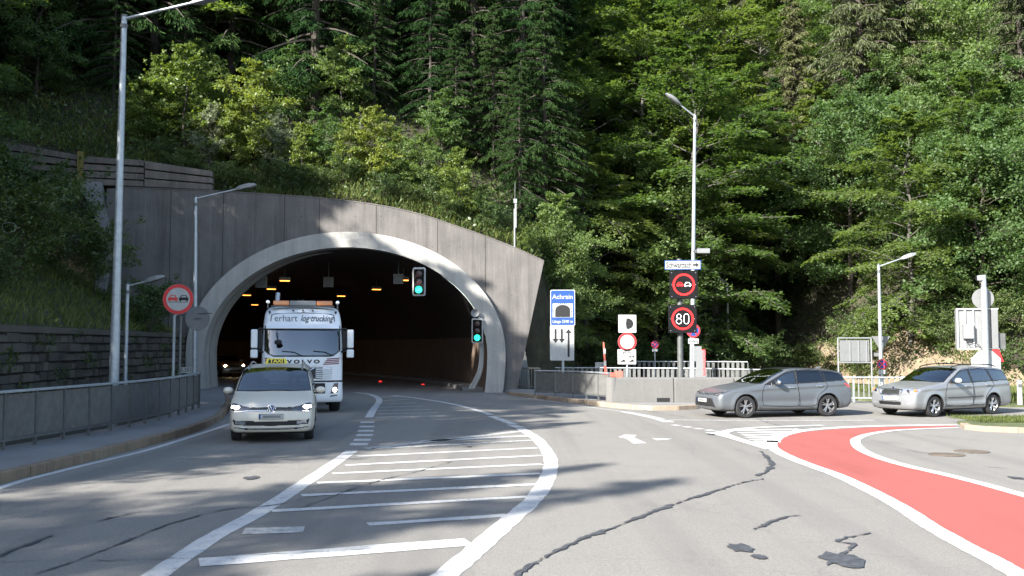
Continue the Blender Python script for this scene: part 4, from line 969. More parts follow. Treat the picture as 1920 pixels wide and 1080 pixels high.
# ------------------------------------------------------------------ vehicles: bodies grown from a distance field
def surfnet(F, lo, hi, h):
    ax = [np.arange(a-h, b+2*h, h) for a, b in zip(lo, hi)]
    X, Y_, Z = np.meshgrid(*ax, indexing='ij'); D = F(X, Y_, Z).astype(np.float32)
    s = D < 0; n = np.array(D.shape)-1
    cnt = np.zeros(n, np.int8)
    for i in (0, 1):
        for j in (0, 1):
            for k in (0, 1): cnt += s[i:i+n[0], j:j+n[1], k:k+n[2]]
    act = (cnt > 0) & (cnt < 8); idx = -np.ones(n, np.int64); idx[act] = np.arange(act.sum())
    A = np.argwhere(act); acc = np.zeros((len(A), 3)); num = np.zeros(len(A))
    cs = [(i, j, k) for i in (0, 1) for j in (0, 1) for k in (0, 1)]
    for a in cs:
        for d in range(3):
            if a[d] == 0:
                b = list(a); b[d] = 1
                da = D[A[:, 0]+a[0], A[:, 1]+a[1], A[:, 2]+a[2]]; db = D[A[:, 0]+b[0], A[:, 1]+b[1], A[:, 2]+b[2]]
                m = (da < 0) != (db < 0); t = np.where(m, da/np.where(m, da-db, 1), 0)
                p = np.tile(np.array(a, float), (len(A), 1)); p[:, d] += t; acc[m] += p[m]; num[m] += 1
    V = (A+acc/num[:, None])*h+np.array([ax[0][0], ax[1][0], ax[2][0]])
    FA = []
    for d in range(3):
        e, f = (d+1) % 3, (d+2) % 3
        sl0 = [slice(None)]*3; sl1 = [slice(None)]*3; sl0[d] = slice(0, -1); sl1[d] = slice(1, None)
        cr_ = s[tuple(sl0)] != s[tuple(sl1)]; E = np.argwhere(cr_); E = E[(E[:, e] > 0) & (E[:, f] > 0) & (E[:, e] < n[e]) & (E[:, f] < n[f])]
        q = []
        for oe, of in ((1, 1), (0, 1), (0, 0), (1, 0)):
            c = E.copy(); c[:, e] -= oe; c[:, f] -= of; q.append(idx[c[:, 0], c[:, 1], c[:, 2]])
        Q = np.stack(q, 1); flip = ~s[E[:, 0], E[:, 1], E[:, 2]]; Q[flip] = Q[flip][:, ::-1]; FA.append(Q)
    FA = np.concatenate(FA); FA = FA[(FA >= 0).all(1)]
    ep = h*.2
    for _ in range(3):
        g = np.stack([(F(V[:, 0]+ep*(d == 0), V[:, 1]+ep*(d == 1), V[:, 2]+ep*(d == 2))-F(V[:, 0]-ep*(d == 0), V[:, 1]-ep*(d == 1), V[:, 2]-ep*(d == 2)))/(2*ep) for d in range(3)], 1)
        st = (F(V[:, 0], V[:, 1], V[:, 2])/np.maximum((g**2).sum(1), .2))[:, None]*g
        V = V-np.clip(st, -h*.4, h*.4)
    nn = np.cross(V[FA[:, 2]]-V[FA[:, 0]], V[FA[:, 3]]-V[FA[:, 1]]); C = V[FA].mean(1)
    nn /= np.linalg.norm(nn, axis=1)[:, None]+1e-9
    return V, FA, C, nn
def smax(a, b, r): return np.where(np.abs(a-b) < r, np.maximum(a, b)+(r-np.abs(a-b))**2/(4*r), np.maximum(a, b))
def smin(a, b, r): return -smax(-a, -b, r)
def pip(x, y, poly):
    x = np.asarray(x); ins = np.zeros(x.shape, bool); n = len(poly)
    for i in range(n):
        (x0, y0), (x1, y1) = poly[i], poly[(i+1) % n]
        if y0 == y1: continue
        c = ((y0 > y) != (y1 > y)) & (x < (x1-x0)*(y-y0)/(y1-y0)+x0); ins ^= c
    return ins
def pdist(x, y, poly):
    d = np.full(np.shape(x), 1e9); n = len(poly)
    for i in range(n):
        (x0, y0), (x1, y1) = poly[i], poly[(i+1) % n]; ex, ey = x1-x0, y1-y0
        t = np.clip(((x-x0)*ex+(y-y0)*ey)/(ex*ex+ey*ey+1e-12), 0, 1); d = np.minimum(d, (x-x0-t*ex)**2+(y-y0-t*ey)**2)
    d = np.sqrt(d); return np.where(pip(x, y, poly), -d, d)
def spl(pts, n=5): return [(v.x, v.y) for v in catmull([Vector((a, b, 0)) for a, b in pts], n)]
class Table:
    def __init__(s, poly, lo, hi, h=.012):
        s.lo, s.h = lo, h; s.x = np.arange(lo[0], hi[0], h); s.y = np.arange(lo[1], hi[1], h)
        X, Y_ = np.meshgrid(s.x, s.y, indexing='ij'); s.d = pdist(X, Y_, poly)
    def __call__(s, x, y):
        i = np.clip((x-s.lo[0])/s.h, 0, len(s.x)-1.001); j = np.clip((y-s.lo[1])/s.h, 0, len(s.y)-1.001)
        a, b = i.astype(int), j.astype(int); u, v = i-a, j-b; d = s.d
        return d[a, b]*(1-u)*(1-v)+d[a+1, b]*u*(1-v)+d[a, b+1]*(1-u)*v+d[a+1, b+1]*u*v
def split_body(t, V, FA, C, N, classes, thick=None):
    """classes: ordered list of (part name, material, mask); leftover faces become the body"""
    left = np.ones(len(FA), bool); out = {}
    for nm, mat, mask in classes:
        m = mask & left; left &= ~m
        if m.sum() == 0: continue
        f = FA[m]; u, inv = np.unique(f, return_inverse=True)
        o = obj(nm, mesh_np(nm, V[u], inv.reshape(f.shape), [M[mat], M['interior']], True), t); out.setdefault(nm, []).append(o)
        if mat not in ('glass', 'glassdark', 'glassmid') and thick:
            md = o.modifiers.new('s', 'SOLIDIFY'); md.thickness = thick; md.offset = -1; md.material_offset = 1; md.use_rim = False
    f = FA[left]; u, inv = np.unique(f, return_inverse=True)
    return out, (u, inv.reshape(f.shape))
def wheel(t, x, y, r, wd, mat, spokes, side, twin=False):
    """tyre mesh with the rim as its child; side -1: outer face towards -y"""
    s = side; a = wd/2
    pr = [(r*.66, a*.9), (r*.72, a), (r*.9, a*.98), (r*.975, a*.8), (r, a*.45), (r, -a*.45), (r*.975, -a*.8), (r*.9, -a), (r*.66, -a)]
    o = MB().lathe(pr, 40, 'y').build('wheel', M['rubber'], t, smooth=True, loc=(x, y, r))
    m = MB().lathe([(r*.7, s*a*.86), (r*.665, s*a*.9), (r*.64, s*a*.7), (r*.62, -s*a*.6)], 40, 'y')
    m.build('rim', M[mat], o, smooth=True)
    m = MB().lathe([(r*.62, s*a*.15), (0, s*a*.1)], 24, 'y'); m.build('brake_disc', M['black'], o)
    m = MB(); 
    for k in range(spokes):
        for off in ((-.16, .16) if spokes <= 5 else (0,)):
            th = 2*math.pi*k/spokes+.3; th2 = th+off*1.15
            p0 = Vector((math.cos(th+off*.5)*r*.16, s*a*.6, math.sin(th+off*.5)*r*.16)); p1 = Vector((math.cos(th2)*r*.645, s*a*.82, math.sin(th2)*r*.645))
            m.tube([p0, p0.lerp(p1, .5)+Vector((0, s*.008, 0)), p1], [r*.075, r*.05, r*.06], 6)
    m.lathe([(0, s*a*.78), (r*.12, s*a*.76), (r*.19, s*a*.6)], 16, 'y')
    m.build('spokes', M[mat], o, smooth=True)
    return o
def car(name, label, cfg, loc, rz, h=.02):
    L, W, wx, wr = cfg['L'], cfg['W'], cfg['wheels'], cfg['r']
    sil = spl(cfg['top'], 6)+[(L-.35, .24), (L*.7, .19), (L*.3, .18), (.3, .19), (.06, .24)]
    T = Table(sil, (-.6, -.2), (L+.6, cfg['H']+.4)); belt = cfg['belt']
    def ys(x, z):
        xn = np.abs((x-L*.5)/(L*.5)); b = W/2-.10*np.clip(xn, 0, 1)**5
        zb = np.interp(x, *belt)
        b = b-.09*np.clip((.42-z)/.25, 0, 1.5)**2-.03*np.clip((z-.62)/.35, 0, 1)**2
        b = b+.018*np.exp(-((z-(zb-.10))/.05)**2)           # shoulder crease
        b = b-.022*np.exp(-((z-.47)/.10)**2)*np.exp(-((x-L*.5)/(L*.23))**4)   # hollow in the doors
        for xw in wx: b = b+.022*np.exp(-(((x-xw)**2+(z-wr)**2)**.5-(wr+.06))**2/.008)
        return b-np.clip(z-zb, 0, 9)*cfg.get('tumble', .30)-.9*np.clip(z-zb-.26, 0, 9)**2*.3
    def F(x, y, z):
        ay = np.abs(y); q = ay/(W/2)
        xs_ = L*.5+(x-L*.5)*(1+cfg.get('bow', .075)*np.clip(q, 0, 1.1)**2.6)
        d = T(xs_, z+.055*q**2*np.clip((z-.75)/.3, 0, 1))
        f = smax(d, ay-ys(x, z), cfg.get('rnd', .085))
        for xw in wx:
            c = np.sqrt((x-xw)**2+(z-wr)**2)-(wr+.045); f = np.maximum(f, -np.maximum(c, (W/2-.27)-ay))
        return f
    V, FA, C, N = surfnet(F, (-.05, -W/2-.05, .12), (L+.05, W/2+.05, cfg['H']+.05), h)
    def surf_y(x, z):
        a, b = 0., W/2+.1
        for _ in range(26):
            m_ = (a+b)/2
            if float(F(np.array([x]), np.array([m_]), np.array([z]))[0]) < 0: a = m_
            else: b = m_
        return a
    def surf_x(y, z, x1=1.3):
        a, b = -.1, x1
        for _ in range(28):
            m_ = (a+b)/2
            if float(F(np.array([m_]), np.array([y]), np.array([z]))[0]) < 0: b = m_
            else: a = m_
        return b
    t = thing(name, label, 'car', loc, rz)
    xo = (wx[0]+wx[1])/2                                   # origin between the axles
    x, y, z = C.T; nx, ny, nz = N.T; ay = np.abs(y); s = ay+np.maximum(x, 0)
    yy = ys(x, z); cl = []
    w0, w1 = cfg['wind']
    ws = (x > w0) & (x < w1) & (nx < -.2) & (ay < yy-.055) & (z > cfg['windz']) & (nz > .2)
    r0, r1 = cfg['rearwin']
    rw = (x > L-.75) & (nx > .35) & (z > r0) & (z < r1) & (ay < yy-.1)
    cl += [('windshield', 'glassmid' if cfg.get('dark') else 'glass', ws), ('rear_window', cfg['gl'], rw)]
    for pg in cfg['glass']:
        m_ = pip(x, z, pg) & (np.abs(ny) > .45)
        cl += [('side_window', cfg['gl'] if pg[0][0] > 2.2 else 'glassmid', m_ & (y < 0)), ('side_window', cfg['gl'] if pg[0][0] > 2.2 else 'glassmid', m_ & (y > 0))]
    cl += [('window_trim', 'trim', (pdist(x, z, cfg['trim']) < .012) & (np.abs(ny) > .42)), ('window_trim', 'trim', (x > w0-.07) & (x < w1+.04) & (nx < -.2) & (ay < yy-.035) & (z > cfg['windz']-.025) & (nz > .2))]
    for pg in cfg['lamp']:
        m_ = pip(s, z, pg) & (x < 1.1) & (nx < .2); cl += [('headlight', cfg['lampmat'], m_ & (y < 0)), ('headlight', cfg['lampmat'], m_ & (y > 0))]
    for pg in cfg.get('fog', []):
        m_ = pip(s, z, pg) & (x < .6); cl += [('fog_lamp', 'lens', m_ & (y < 0)), ('fog_lamp', 'lens', m_ & (y > 0))]
    for nm, mt, pg in cfg['front']: cl.append((nm, mt, pip(s, z, pg) & (x < .6) & (nx < -.15)))
    for pg in cfg['tail']:
        m_ = pip(x, z, pg) & (x > L-.8) & ((np.abs(ny) > .25) | (nx > .2)) & (ay > cfg.get('tailin', .42)); cl += [('tail_light', 'taillight', m_ & (y < 0)), ('tail_light', 'taillight', m_ & (y > 0))]
    arch_ = np.zeros(len(C), bool)
    for xw in wx:
        rr_ = np.sqrt((x-xw)**2+(z-wr)**2); arch_ |= (rr_ < wr+.058) & (ay < W/2+.1) & (ay > W/2-.3) & (z < wr*2+.1) & ~((np.abs(ny) > .8) & (rr_ > wr+.046))
    [cl.append(('wheel_arch', 'black', arch_ & (np.abs(x-xw) < .6) & (y*sg > 0))) for xw in wx for sg in (-1, 1)]; cl.append(('underbody', 'black', (z < .235) & (nz < -.3)))
    if cfg.get('roofglass'): a0, a1 = cfg['roofglass']; cl.append(('glass_roof', 'trim', (x > a0) & (x < a1) & (nz > .6) & (z > 1.25) & (ay < .52)))
    for nm, pg in cfg['doors']:
        m_ = pip(x, z, pg) & (np.abs(ny) > .35) & (z < cfg['H']-.07); cl += [(nm, cfg['paint'], m_ & (y < 0)), (nm, cfg['paint'], m_ & (y > 0))]
    cl.append(('bonnet', cfg['paint'], (x < w0-.02) & (nz > .55) & (z > .6) & (ay < W/2-.16)))
    Vs = V.copy(); Vs[:, 0] -= xo
    out, (u, f) = split_body(t, Vs, FA, C, N, cl, .025)
    b = obj('body', mesh_np('body', Vs[u], f, [M[cfg['paint']], M['interior']], True), t)
    md = b.modifiers.new('s', 'SOLIDIFY'); md.thickness = .025; md.offset = -1; md.material_offset = 1; md.use_rim = False
    # seams
    def seam(pts, sides=(-1, 1), r=.008, nm='door_seam', mat='black', parent=None):
        for sg in sides:
            P = [Vector((a-xo, sg*(surf_y(a, c)+.001), c)) for a, c in [(v.x, v.y) for v in resample([Vector((a, c, 0)) for a, c in pts], .06)]]
            if len(P) > 1: MB().tube(P, r, 4).build(nm, M[mat], parent or t)
    for _, pg in cfg['doors']: seam(spl(pg+[pg[0]], 3))
    for sm in cfg.get('strips', []): seam(sm[0], r=sm[1], nm='side_strip', mat=sm[2])
    for k, (hx, hz) in enumerate(cfg['handles']):
        for sg in (-1, 1):
            q = surf_y(hx, hz); MB().box(hx-xo-.1, hx-xo+.1, sg*q-.025, sg*q+.025, hz-.018, hz+.018).build('door_handle', M[cfg.get('handlemat', cfg['paint'])], t, bevel=.012)
    for sg in (-1, 1):                                     # mirrors
        mx, mz = cfg['mirror']; q = surf_y(mx, mz)
        o = MB().ell((mx-xo, sg*(q+.15), mz+.06), (.075, .115, .078), 16, 10).build('mirror', M[cfg.get('mirmat', cfg['paint'])], t, smooth=True)
        MB().box(mx-xo-.03, mx-xo+.05, min(sg*(q-.04), sg*(q+.14)), max(sg*(q-.04), sg*(q+.14)), mz-.03, mz+.01).build('mirror_foot', M['trim'], o, bevel=.01)
        MB().ell((mx-xo+.055, sg*(q+.15), mz+.06), (.03, .09, .06), 12, 6).build('mirror_glass', M['glassdark'], o)
        for xw in wx: wheel(t, xw-xo, sg*(W/2-.125), wr, .205, cfg['rimmat'], cfg['spokes'], sg)
    # cabin: seats with headrests, dash, wheel
    sz = .30
    for sx_, sy in ((cfg['seat'], -.37), (cfg['seat'], .37), (cfg['seat']+.86, -.37), (cfg['seat']+.86, .37)):
        st = MB().box(sx_-xo-.28, sx_-xo+.22, sy-.25, sy+.25, sz, sz+.22).build('seat', M['cloth'], t, bevel=.05)
        m4 = Matrix.Translation((sx_-xo+.22, sy, sz+.2)) @ Matrix.Rotation(R(17), 4, 'Y')
        MB().box(-.06, .06, -.23, .23, 0, .58, m4).build('seat_back', M['cloth'], st, bevel=.045)
        MB().box(-.04, .05, -.13, .13, .64, .82, m4).build('headrest', M['cloth'], st, bevel=.035)
    da = cfg['seat']-.78
    MB().box(da-xo-.25, da-xo+.08, -W/2+.2, W/2-.2, cfg['windz']-.28, cfg['windz']-.06).build('dashboard', M['interior'], t, bevel=.05)
    swz = cfg['windz']-.05
    P = [Vector((da-xo+.2+.08*math.sin(R(a)), .37*cfg.get('drv', -1)+.18*math.cos(R(a)), swz+.16*math.sin(R(a)))) for a in range(0, 361, 20)]
    MB().tube(P, .014, 6).build('steering_wheel', M['trim'], t, smooth=True)
    # plate
    pz = cfg['plate']; px0 = surf_x(0, pz)
    pl = MB().box(px0-xo-.025, px0-xo+.02, -.26, .26, pz-.056, pz+.056).build('licence_plate', M['white'], t, bevel=.004)
    MB().box(px0-xo-.0275, px0-xo-.0255, .22, .255, pz-.05, pz+.05).build('blue_band', M['blue'], pl)
    for a, b_ in ((pz-.056, pz-.05), (pz+.05, pz+.056)): MB().box(px0-xo-.028, px0-xo-.0256, -.26, .26, a, b_).build('plate_border', M['trim'], pl)
    MB().box(px0-xo-.027, px0-xo-.0257, -.20, .17, pz-.03, pz+.025).build('plate_smudge', M['signback'], pl)
    return t, dict(F=F, sx=surf_x, sy=surf_y, xo=xo, body=b, out=out)
PI = math.pi
M['corolla_paint'] = carpaint('corolla_paint', (.115, .128, .142), .4, .36)
M['octavia_paint'] = carpaint('octavia_paint', (.235, .245, .255), .45, .32)
M['taxi_paint'] = carpaint('taxi_paint', (.60, .56, .47), .0, .4)
cor = dict(L=4.65, W=1.79, H=1.45, wheels=(.95, 3.65), r=.325, rnd=.10, bow=.085, dark=1,
    top=[(.06, .24), (.0, .36), (.0, .55), (.04, .66), (.12, .73), (.4, .82), (.85, .91), (1.28, .985), (1.42, 1.03), (1.75, 1.20), (2.1, 1.345), (2.45, 1.425), (2.9, 1.445), (3.4, 1.43), (3.9, 1.39), (4.22, 1.34), (4.30, 1.30), (4.40, 1.14), (4.52, .99), (4.62, .88), (4.65, .66), (4.63, .42), (4.5, .27)],
    belt=([1, 1.6, 3, 4.2, 4.7], [.90, .95, 1.0, 1.06, 1.06]), wind=(1.36, 2.35), windz=1.0, rearwin=(1.02, 1.28), gl='glassdark', paint='corolla_paint',
    glass=[[(1.78, .975), (2.02, 1.14), (2.3, 1.275), (2.58, 1.335), (2.58, 1.0), (2.2, .985)], [(2.66, 1.005), (2.66, 1.342), (3.1, 1.352), (3.42, 1.34), (3.52, 1.04)], [(3.57, 1.045), (3.47, 1.337), (3.85, 1.305), (4.08, 1.25), (4.24, 1.12), (4.2, 1.085)]],
    trim=[(1.58, .965), (2.0, 1.16), (2.3, 1.30), (2.6, 1.365), (3.1, 1.38), (3.5, 1.365), (3.9, 1.325), (4.1, 1.27), (4.28, 1.13), (4.24, 1.075), (3.4, 1.02), (2.4, .975)],
    lamp=[[(.48, .67), (.50, .705), (.9, .745), (1.25, .80), (1.42, .835), (1.2, .75), (1.0, .68), (.86, .645)]], lampmat='lensdark',
    front=[('grille', 'black', [(0, .33), (.62, .33), (.76, .29), (.66, .42), (.54, .57), (0, .58)]), ('upper_grille', 'black', [(0, .655), (.5, .672), (.5, .70), (0, .695)])],
    tail=[[(4.2, .98), (4.7, .90), (4.7, .81), (4.5, .82), (4.3, .90)]], tailin=.38, roofglass=(2.2, 3.5),
    doors=[('front_door', [(1.5, .36), (1.47, .7), (1.58, .955), (2.0, 1.17), (2.3, 1.31), (2.62, 1.375), (2.62, 1.0), (2.68, .6), (2.64, .33)]), ('rear_door', [(2.65, .33), (2.69, .6), (2.63, 1.0), (2.63, 1.375), (3.1, 1.39), (3.5, 1.375), (3.6, 1.02), (3.62, .86), (3.3, .62), (3.2, .34)])],
    handles=[(2.42, .875), (3.35, .91)], handlemat='chrome', mirror=(1.92, .98), mirmat='chrome', rimmat='alloyd', spokes=5, seat=2.45, plate=.50, strips=[([(1.3, .29), (2.2, .27), (3.2, .29)], .012, 'corolla_paint')])
p = G(1397, 784); ph = R(15); c = Vector((p.x, p.y, 0))+Vector((math.cos(ph), math.sin(ph), 0))*1.35+Vector((-math.sin(ph), math.cos(ph), 0))*.80
corolla, CI = car('estate_car', 'grey estate car with dark rear windows turning left from the side road', cor, c, ph)
def emblem_ring(t, x, z, r, mat, nm='emblem'):
    return MB().tube([Vector((x, r*1.4*math.cos(R(a)), z+r*math.sin(R(a)))) for a in range(0, 361, 20)], .008, 5).tube([Vector((x, r*.6*math.cos(R(a)), z+.01+r*.75*math.sin(R(a)))) for a in range(0, 361, 30)], .006, 5).build(nm, M[mat], t)
x0 = CI['sx'](0, .685)-CI['xo']; emblem_ring(corolla, x0-.012, .685, .05, 'chrome')
for sg in (-1, 1):                                        # chrome run of the lower grille and lamp fins
    P = [Vector((CI['sx'](a, z_)-CI['xo']-.008, sg*a, z_)) for a, z_ in [(.54, .575), (.60, .48), (.66, .40), (.70, .32), (.74, .285)]]
    MB().tube(P, .012, 5).build('grille_trim', M['chrome'], corolla)
    P = [Vector((CI['sx'](a, z_)-CI['xo']-.006, sg*a, z_)) for a, z_ in [(.60, .675), (.70, .70), (.76, .72)]]
    MB().tube(P, .008, 5).build('lamp_fin', M['lens'], corolla)
    P = [Vector((CI['sx'](a, z_)-CI['xo']-.004, sg*a, z_)) for a, z_ in [(.02, .283), (.4, .275), (.72, .262)]]
    MB().tube(P, .014, 5).build('lip_trim', M['chrome'], corolla)
MB().add([(3.75-CI['xo'], 0, 1.41), (3.95-CI['xo'], -.02, 1.40), (3.95-CI['xo'], .02, 1.40), (3.94-CI['xo'], 0, 1.475)], [(0, 1, 3), (0, 3, 2), (1, 2, 3)]).build('roof_fin', M['corolla_paint'], corolla)

octc = dict(L=4.57, W=1.77, H=1.49, wheels=(.90, 3.478), r=.315, rnd=.095, bow=.075, dark=0, tumble=.27,
    top=[(.08, .22), (.02, .30), (.0, .44), (.02, .60), (.06, .74), (.14, .81), (.35, .88), (.75, .955), (1.12, 1.01), (1.28, 1.05), (1.6, 1.215), (1.95, 1.38), (2.25, 1.455), (2.7, 1.485), (3.2, 1.485), (3.7, 1.465), (4.1, 1.43), (4.26, 1.39), (4.38, 1.20), (4.48, 1.0), (4.54, .86), (4.57, .62), (4.55, .38), (4.42, .26)],
    belt=([1, 1.5, 3, 4.2, 4.7], [.93, .96, 1.0, 1.04, 1.04]), wind=(1.24, 2.2), windz=1.03, rearwin=(1.06, 1.34), gl='glassmid', paint='octavia_paint',
    glass=[[(1.62, 1.0), (1.86, 1.16), (2.12, 1.30), (2.38, 1.365), (2.46, 1.365), (2.52, 1.01)], [(2.62, 1.02), (2.56, 1.368), (3.0, 1.385), (3.28, 1.38), (3.44, 1.035)], [(3.54, 1.045), (3.38, 1.375), (3.75, 1.36), (4.02, 1.315), (4.26, 1.10), (4.24, 1.065)]],
    trim=[(1.55, .985), (1.86, 1.18), (2.12, 1.32), (2.4, 1.385), (3.0, 1.40), (3.7, 1.38), (4.06, 1.33), (4.31, 1.09), (4.28, 1.05), (3.4, 1.02), (2.4, .99)],
    lamp=[[(.44, .66), (.43, .80), (.62, .83), (.95, .85), (1.22, .86), (1.18, .76), (1.02, .69), (.75, .655)]], lampmat='lens', fog=[[(.50, .37), (.50, .44), (.78, .435), (.82, .38), (.7, .365)]],
    front=[('grille', 'black', [(0, .66), (.36, .66), (.40, .80), (.18, .805), (0, .80)]), ('lower_grille', 'black', [(0, .345), (.40, .35), (.44, .46), (0, .46)])],
    tail=[[(4.36, 1.05), (4.62, .98), (4.62, .76), (4.42, .78)]], tailin=.5,
    doors=[('front_door', [(1.36, .34), (1.36, .7), (1.48, .97), (1.86, 1.19), (2.12, 1.335), (2.5, 1.405), (2.57, 1.0), (2.55, .33)]), ('rear_door', [(2.57, .33), (2.59, 1.0), (2.53, 1.405), (3.0, 1.415), (3.34, 1.405), (3.5, 1.0), (3.5, .86), (3.16, .62), (3.06, .33)])],
    handles=[(2.32, .885), (3.26, .91)], mirror=(1.78, 1.0), mirmat='white', rimmat='alloy', spokes=5.0 and 5, seat=2.35, plate=.545, strips=[([(1.45, .56), (2.5, .565), (3.05, .58)], .012, 'trim'), ([(1.3, .31), (2.2, .30), (3.05, .31)], .012, 'trim')])
p = G(1749, 782); ph = R(27); c = Vector((p.x, p.y, 0))+Vector((math.cos(ph), math.sin(ph), 0))*1.289+Vector((-math.sin(ph), math.cos(ph), 0))*.78
octavia, OI = car('estate_car', 'silver estate car with roof rails waiting before the sandy bank', octc, c, ph)
for sg in (-1, 1):
    P = [Vector((a-OI['xo'], sg*.56, z_)) for a, z_ in [(1.98, 1.42), (2.12, 1.475), (2.6, 1.525), (3.2, 1.53), (3.8, 1.505), (4.02, 1.45)]]
    MB().tube(catmull(P, 4), .018, 6).build('roof_rail', M['black'], octavia, smooth=True)
for k in range(17):
    yk = -.36+k*.045; a = OI['sx'](yk, .67)-OI['xo']; b_ = OI['sx'](yk, .79)-OI['xo']
    MB().tube([Vector((a-.008, yk, .668)), Vector((b_-.008, yk, .795))], .008, 4).build('grille_bar', M['chrome'], octavia)
gp = [Vector((OI['sx'](a, z_)-OI['xo']-.008, a, z_)) for a, z_ in [(-.38, .80), (-.40, .73), (-.36, .655), (0, .65), (.36, .655), (.40, .73), (.38, .80), (.15, .815), (0, .82), (-.15, .815), (-.38, .80)]]
MB().tube(gp, .014, 5).build('grille_surround', M['chrome'], octavia)
for z_ in (.375, .405, .435):
    MB().tube([Vector((OI['sx'](a, z_)-OI['xo']-.004, a, z_)) for a in np.linspace(-.4, .4, 9)], .007, 4).build('grille_bar', M['trim'], octavia)
x0 = OI['sx'](0, .83)-OI['xo']; MB().lathe([(0, -.012), (.04, -.01), (.05, .01)], 18, 'x', (x0, 0, .835)).build('emblem', M['chrome'], octavia)
for sg in (-1, 1):
    MB().ell((OI['sx'](.60, .745)-OI['xo']+.01, sg*.60, .745), (.03, .085, .06), 14, 8).build('lamp_reflector', M['chrome'], octavia); MB().ell((OI['sx'](.76, .77)-OI['xo']+.02, sg*.765, .775), (.05, .05, .05), 12, 8).build('indicator', M['amberlens'], octavia)

tou = dict(L=4.53, W=1.83, H=1.67, wheels=(.90, 3.69), r=.33, rnd=.095, bow=.07, tumble=.235, dark=0,
    top=[(.08, .22), (.02, .28), (.0, .42), (.0, .56), (.03, .68), (.08, .78), (.18, .86), (.45, .965), (.8, 1.06), (.98, 1.12), (1.3, 1.32), (1.6, 1.49), (1.9, 1.595), (2.4, 1.65), (3.0, 1.665), (3.6, 1.645), (4.1, 1.60), (4.28, 1.54), (4.38, 1.3), (4.46, 1.02), (4.52, .85), (4.53, .6), (4.5, .36), (4.4, .26)],
    belt=([.6, 1.2, 3, 4.2, 4.7], [.94, 1.0, 1.06, 1.10, 1.10]), wind=(.96, 1.98), windz=1.10, rearwin=(1.1, 1.5), gl='glassdark', paint='taxi_paint',
    glass=[[(1.3, 1.06), (1.55, 1.30), (1.85, 1.49), (2.3, 1.53), (2.38, 1.08)], [(2.48, 1.09), (2.42, 1.535), (3.2, 1.545), (3.36, 1.11)], [(3.46, 1.12), (3.3, 1.54), (3.9, 1.50), (4.2, 1.16)]],
    trim=[(1.1, 1.03), (1.5, 1.30), (1.85, 1.51), (2.4, 1.555), (3.3, 1.56), (3.95, 1.52), (4.26, 1.14), (3.2, 1.08), (2.2, 1.05)],
    lamp=[[(.46, .70), (.52, .765), (.75, .80), (.98, .845), (1.14, .86), (1.12, .74), (.98, .69), (.78, .675)]], lampmat='lensdark', fog=[[(.58, .40), (.58, .475), (.82, .485), (.86, .42)]],
    front=[('grille', 'black', [(0, .70), (.47, .695), (.52, .77), (0, .765)]), ('lower_grille', 'black', [(0, .37), (.52, .385), (.88, .40), (.93, .50), (.6, .49), (0, .465)]), ('bumper_slot', 'black', [(0, .285), (.6, .30), (.92, .335), (.92, .352), (.6, .32), (0, .305)])],
    tail=[[(4.3, 1.1), (4.6, 1.05), (4.6, .82), (4.4, .84)]], tailin=.5,
    doors=[('front_door', [(1.28, .36), (1.22, .8), (1.28, 1.03), (1.55, 1.35), (1.85, 1.53), (2.4, 1.575), (2.43, 1.05), (2.4, .34)]), ('rear_door', [(2.42, .34), (2.45, 1.05), (2.42, 1.575), (3.3, 1.58), (3.42, 1.08), (3.3, .7), (3.15, .36)])],
    handles=[(2.2, .92), (3.2, .95)], mirror=(1.40, 1.02), rimmat='alloy', spokes=5, seat=2.2, plate=.575)
p = G(509, 829); a = R(101); d = Vector((math.cos(a), math.sin(a), 0))
taxi, TI = car('taxi', 'cream taxi people carrier with lit headlights driving out of the tunnel', tou, Vector((p.x, p.y, 0))+d*(.6+2.79/2), a, .018)
xo = TI['xo']
for sg in (-1, 1):
    for k, (a_, z_, r_) in enumerate(((.72, .755, .05), (.80, .775, .036))):
        MB().ell((TI['sx'](a_, z_)-xo+.012, sg*a_, z_), (.03, r_*1.35, r_), 14, 8).build('lit_lens', M['headlamp'], taxi, smooth=True)
    P = [Vector((TI['sx'](a_, z_)-xo-.006, sg*a_, z_)) for a_, z_ in [(.1, .705), (.3, .705), (.48, .70), (.62, .685), (.78, .675)]]
    MB().tube(P, .011, 5).build('chrome_strip', M['chrome'], taxi)
    P = [Vector((a_-xo, sg*.60, z_)) for a_, z_ in [(1.75, 1.53), (1.95, 1.63), (2.6, 1.70), (3.4, 1.69), (4.0, 1.63), (4.12, 1.57)]]
    MB().tube(catmull(P, 4), .02, 6).build('roof_rail', M['alloyd'], taxi, smooth=True)
for z_ in (.72, .745):
    MB().tube([Vector((TI['sx'](a_, z_)-xo-.003, a_, z_)) for a_ in np.linspace(-.47, .47, 11)], .007, 4).build('grille_bar', M['galvd'], taxi)
P = [Vector((TI['sx'](abs(a_), .335 + .03*(abs(a_)/.9)**2)-xo-.004, a_, .325+.035*(abs(a_)/.9)**2)) for a_ in np.linspace(-.86, .86, 15)]
MB().tube(P, .012, 5).build('bumper_strip', M['chrome'], taxi)
xe = TI['sx'](0, .735)-xo-.02
em = MB().lathe([(0, .0), (.085, .0), (.09, .02)], 28, 'x', (xe, 0, .735)).build('emblem', M['blue'], taxi)
mb = MB().tube([Vector((xe-.008, .085*math.cos(R(q)), .735+.085*math.sin(R(q)))) for q in range(0, 361, 15)], .008, 5)
for (y0, z0, y1, z1) in ((.03, .075, 0, .012), (-.03, .075, 0, .012), (.062, .05, .03, -.065), (.03, -.065, 0, .005), (-.062, .05, -.03, -.065), (-.03, -.065, 0, .005)):
    mb.cyl((xe-.008, y0, .735+z0), (xe-.008, y1, .735+z1), .0085, n=5)
mb.build('emblem_letters', M['chrome'], em)
ts = MB().box(1.92-xo, 2.06-xo, -.04-.2, .22, 1.67, 1.80)
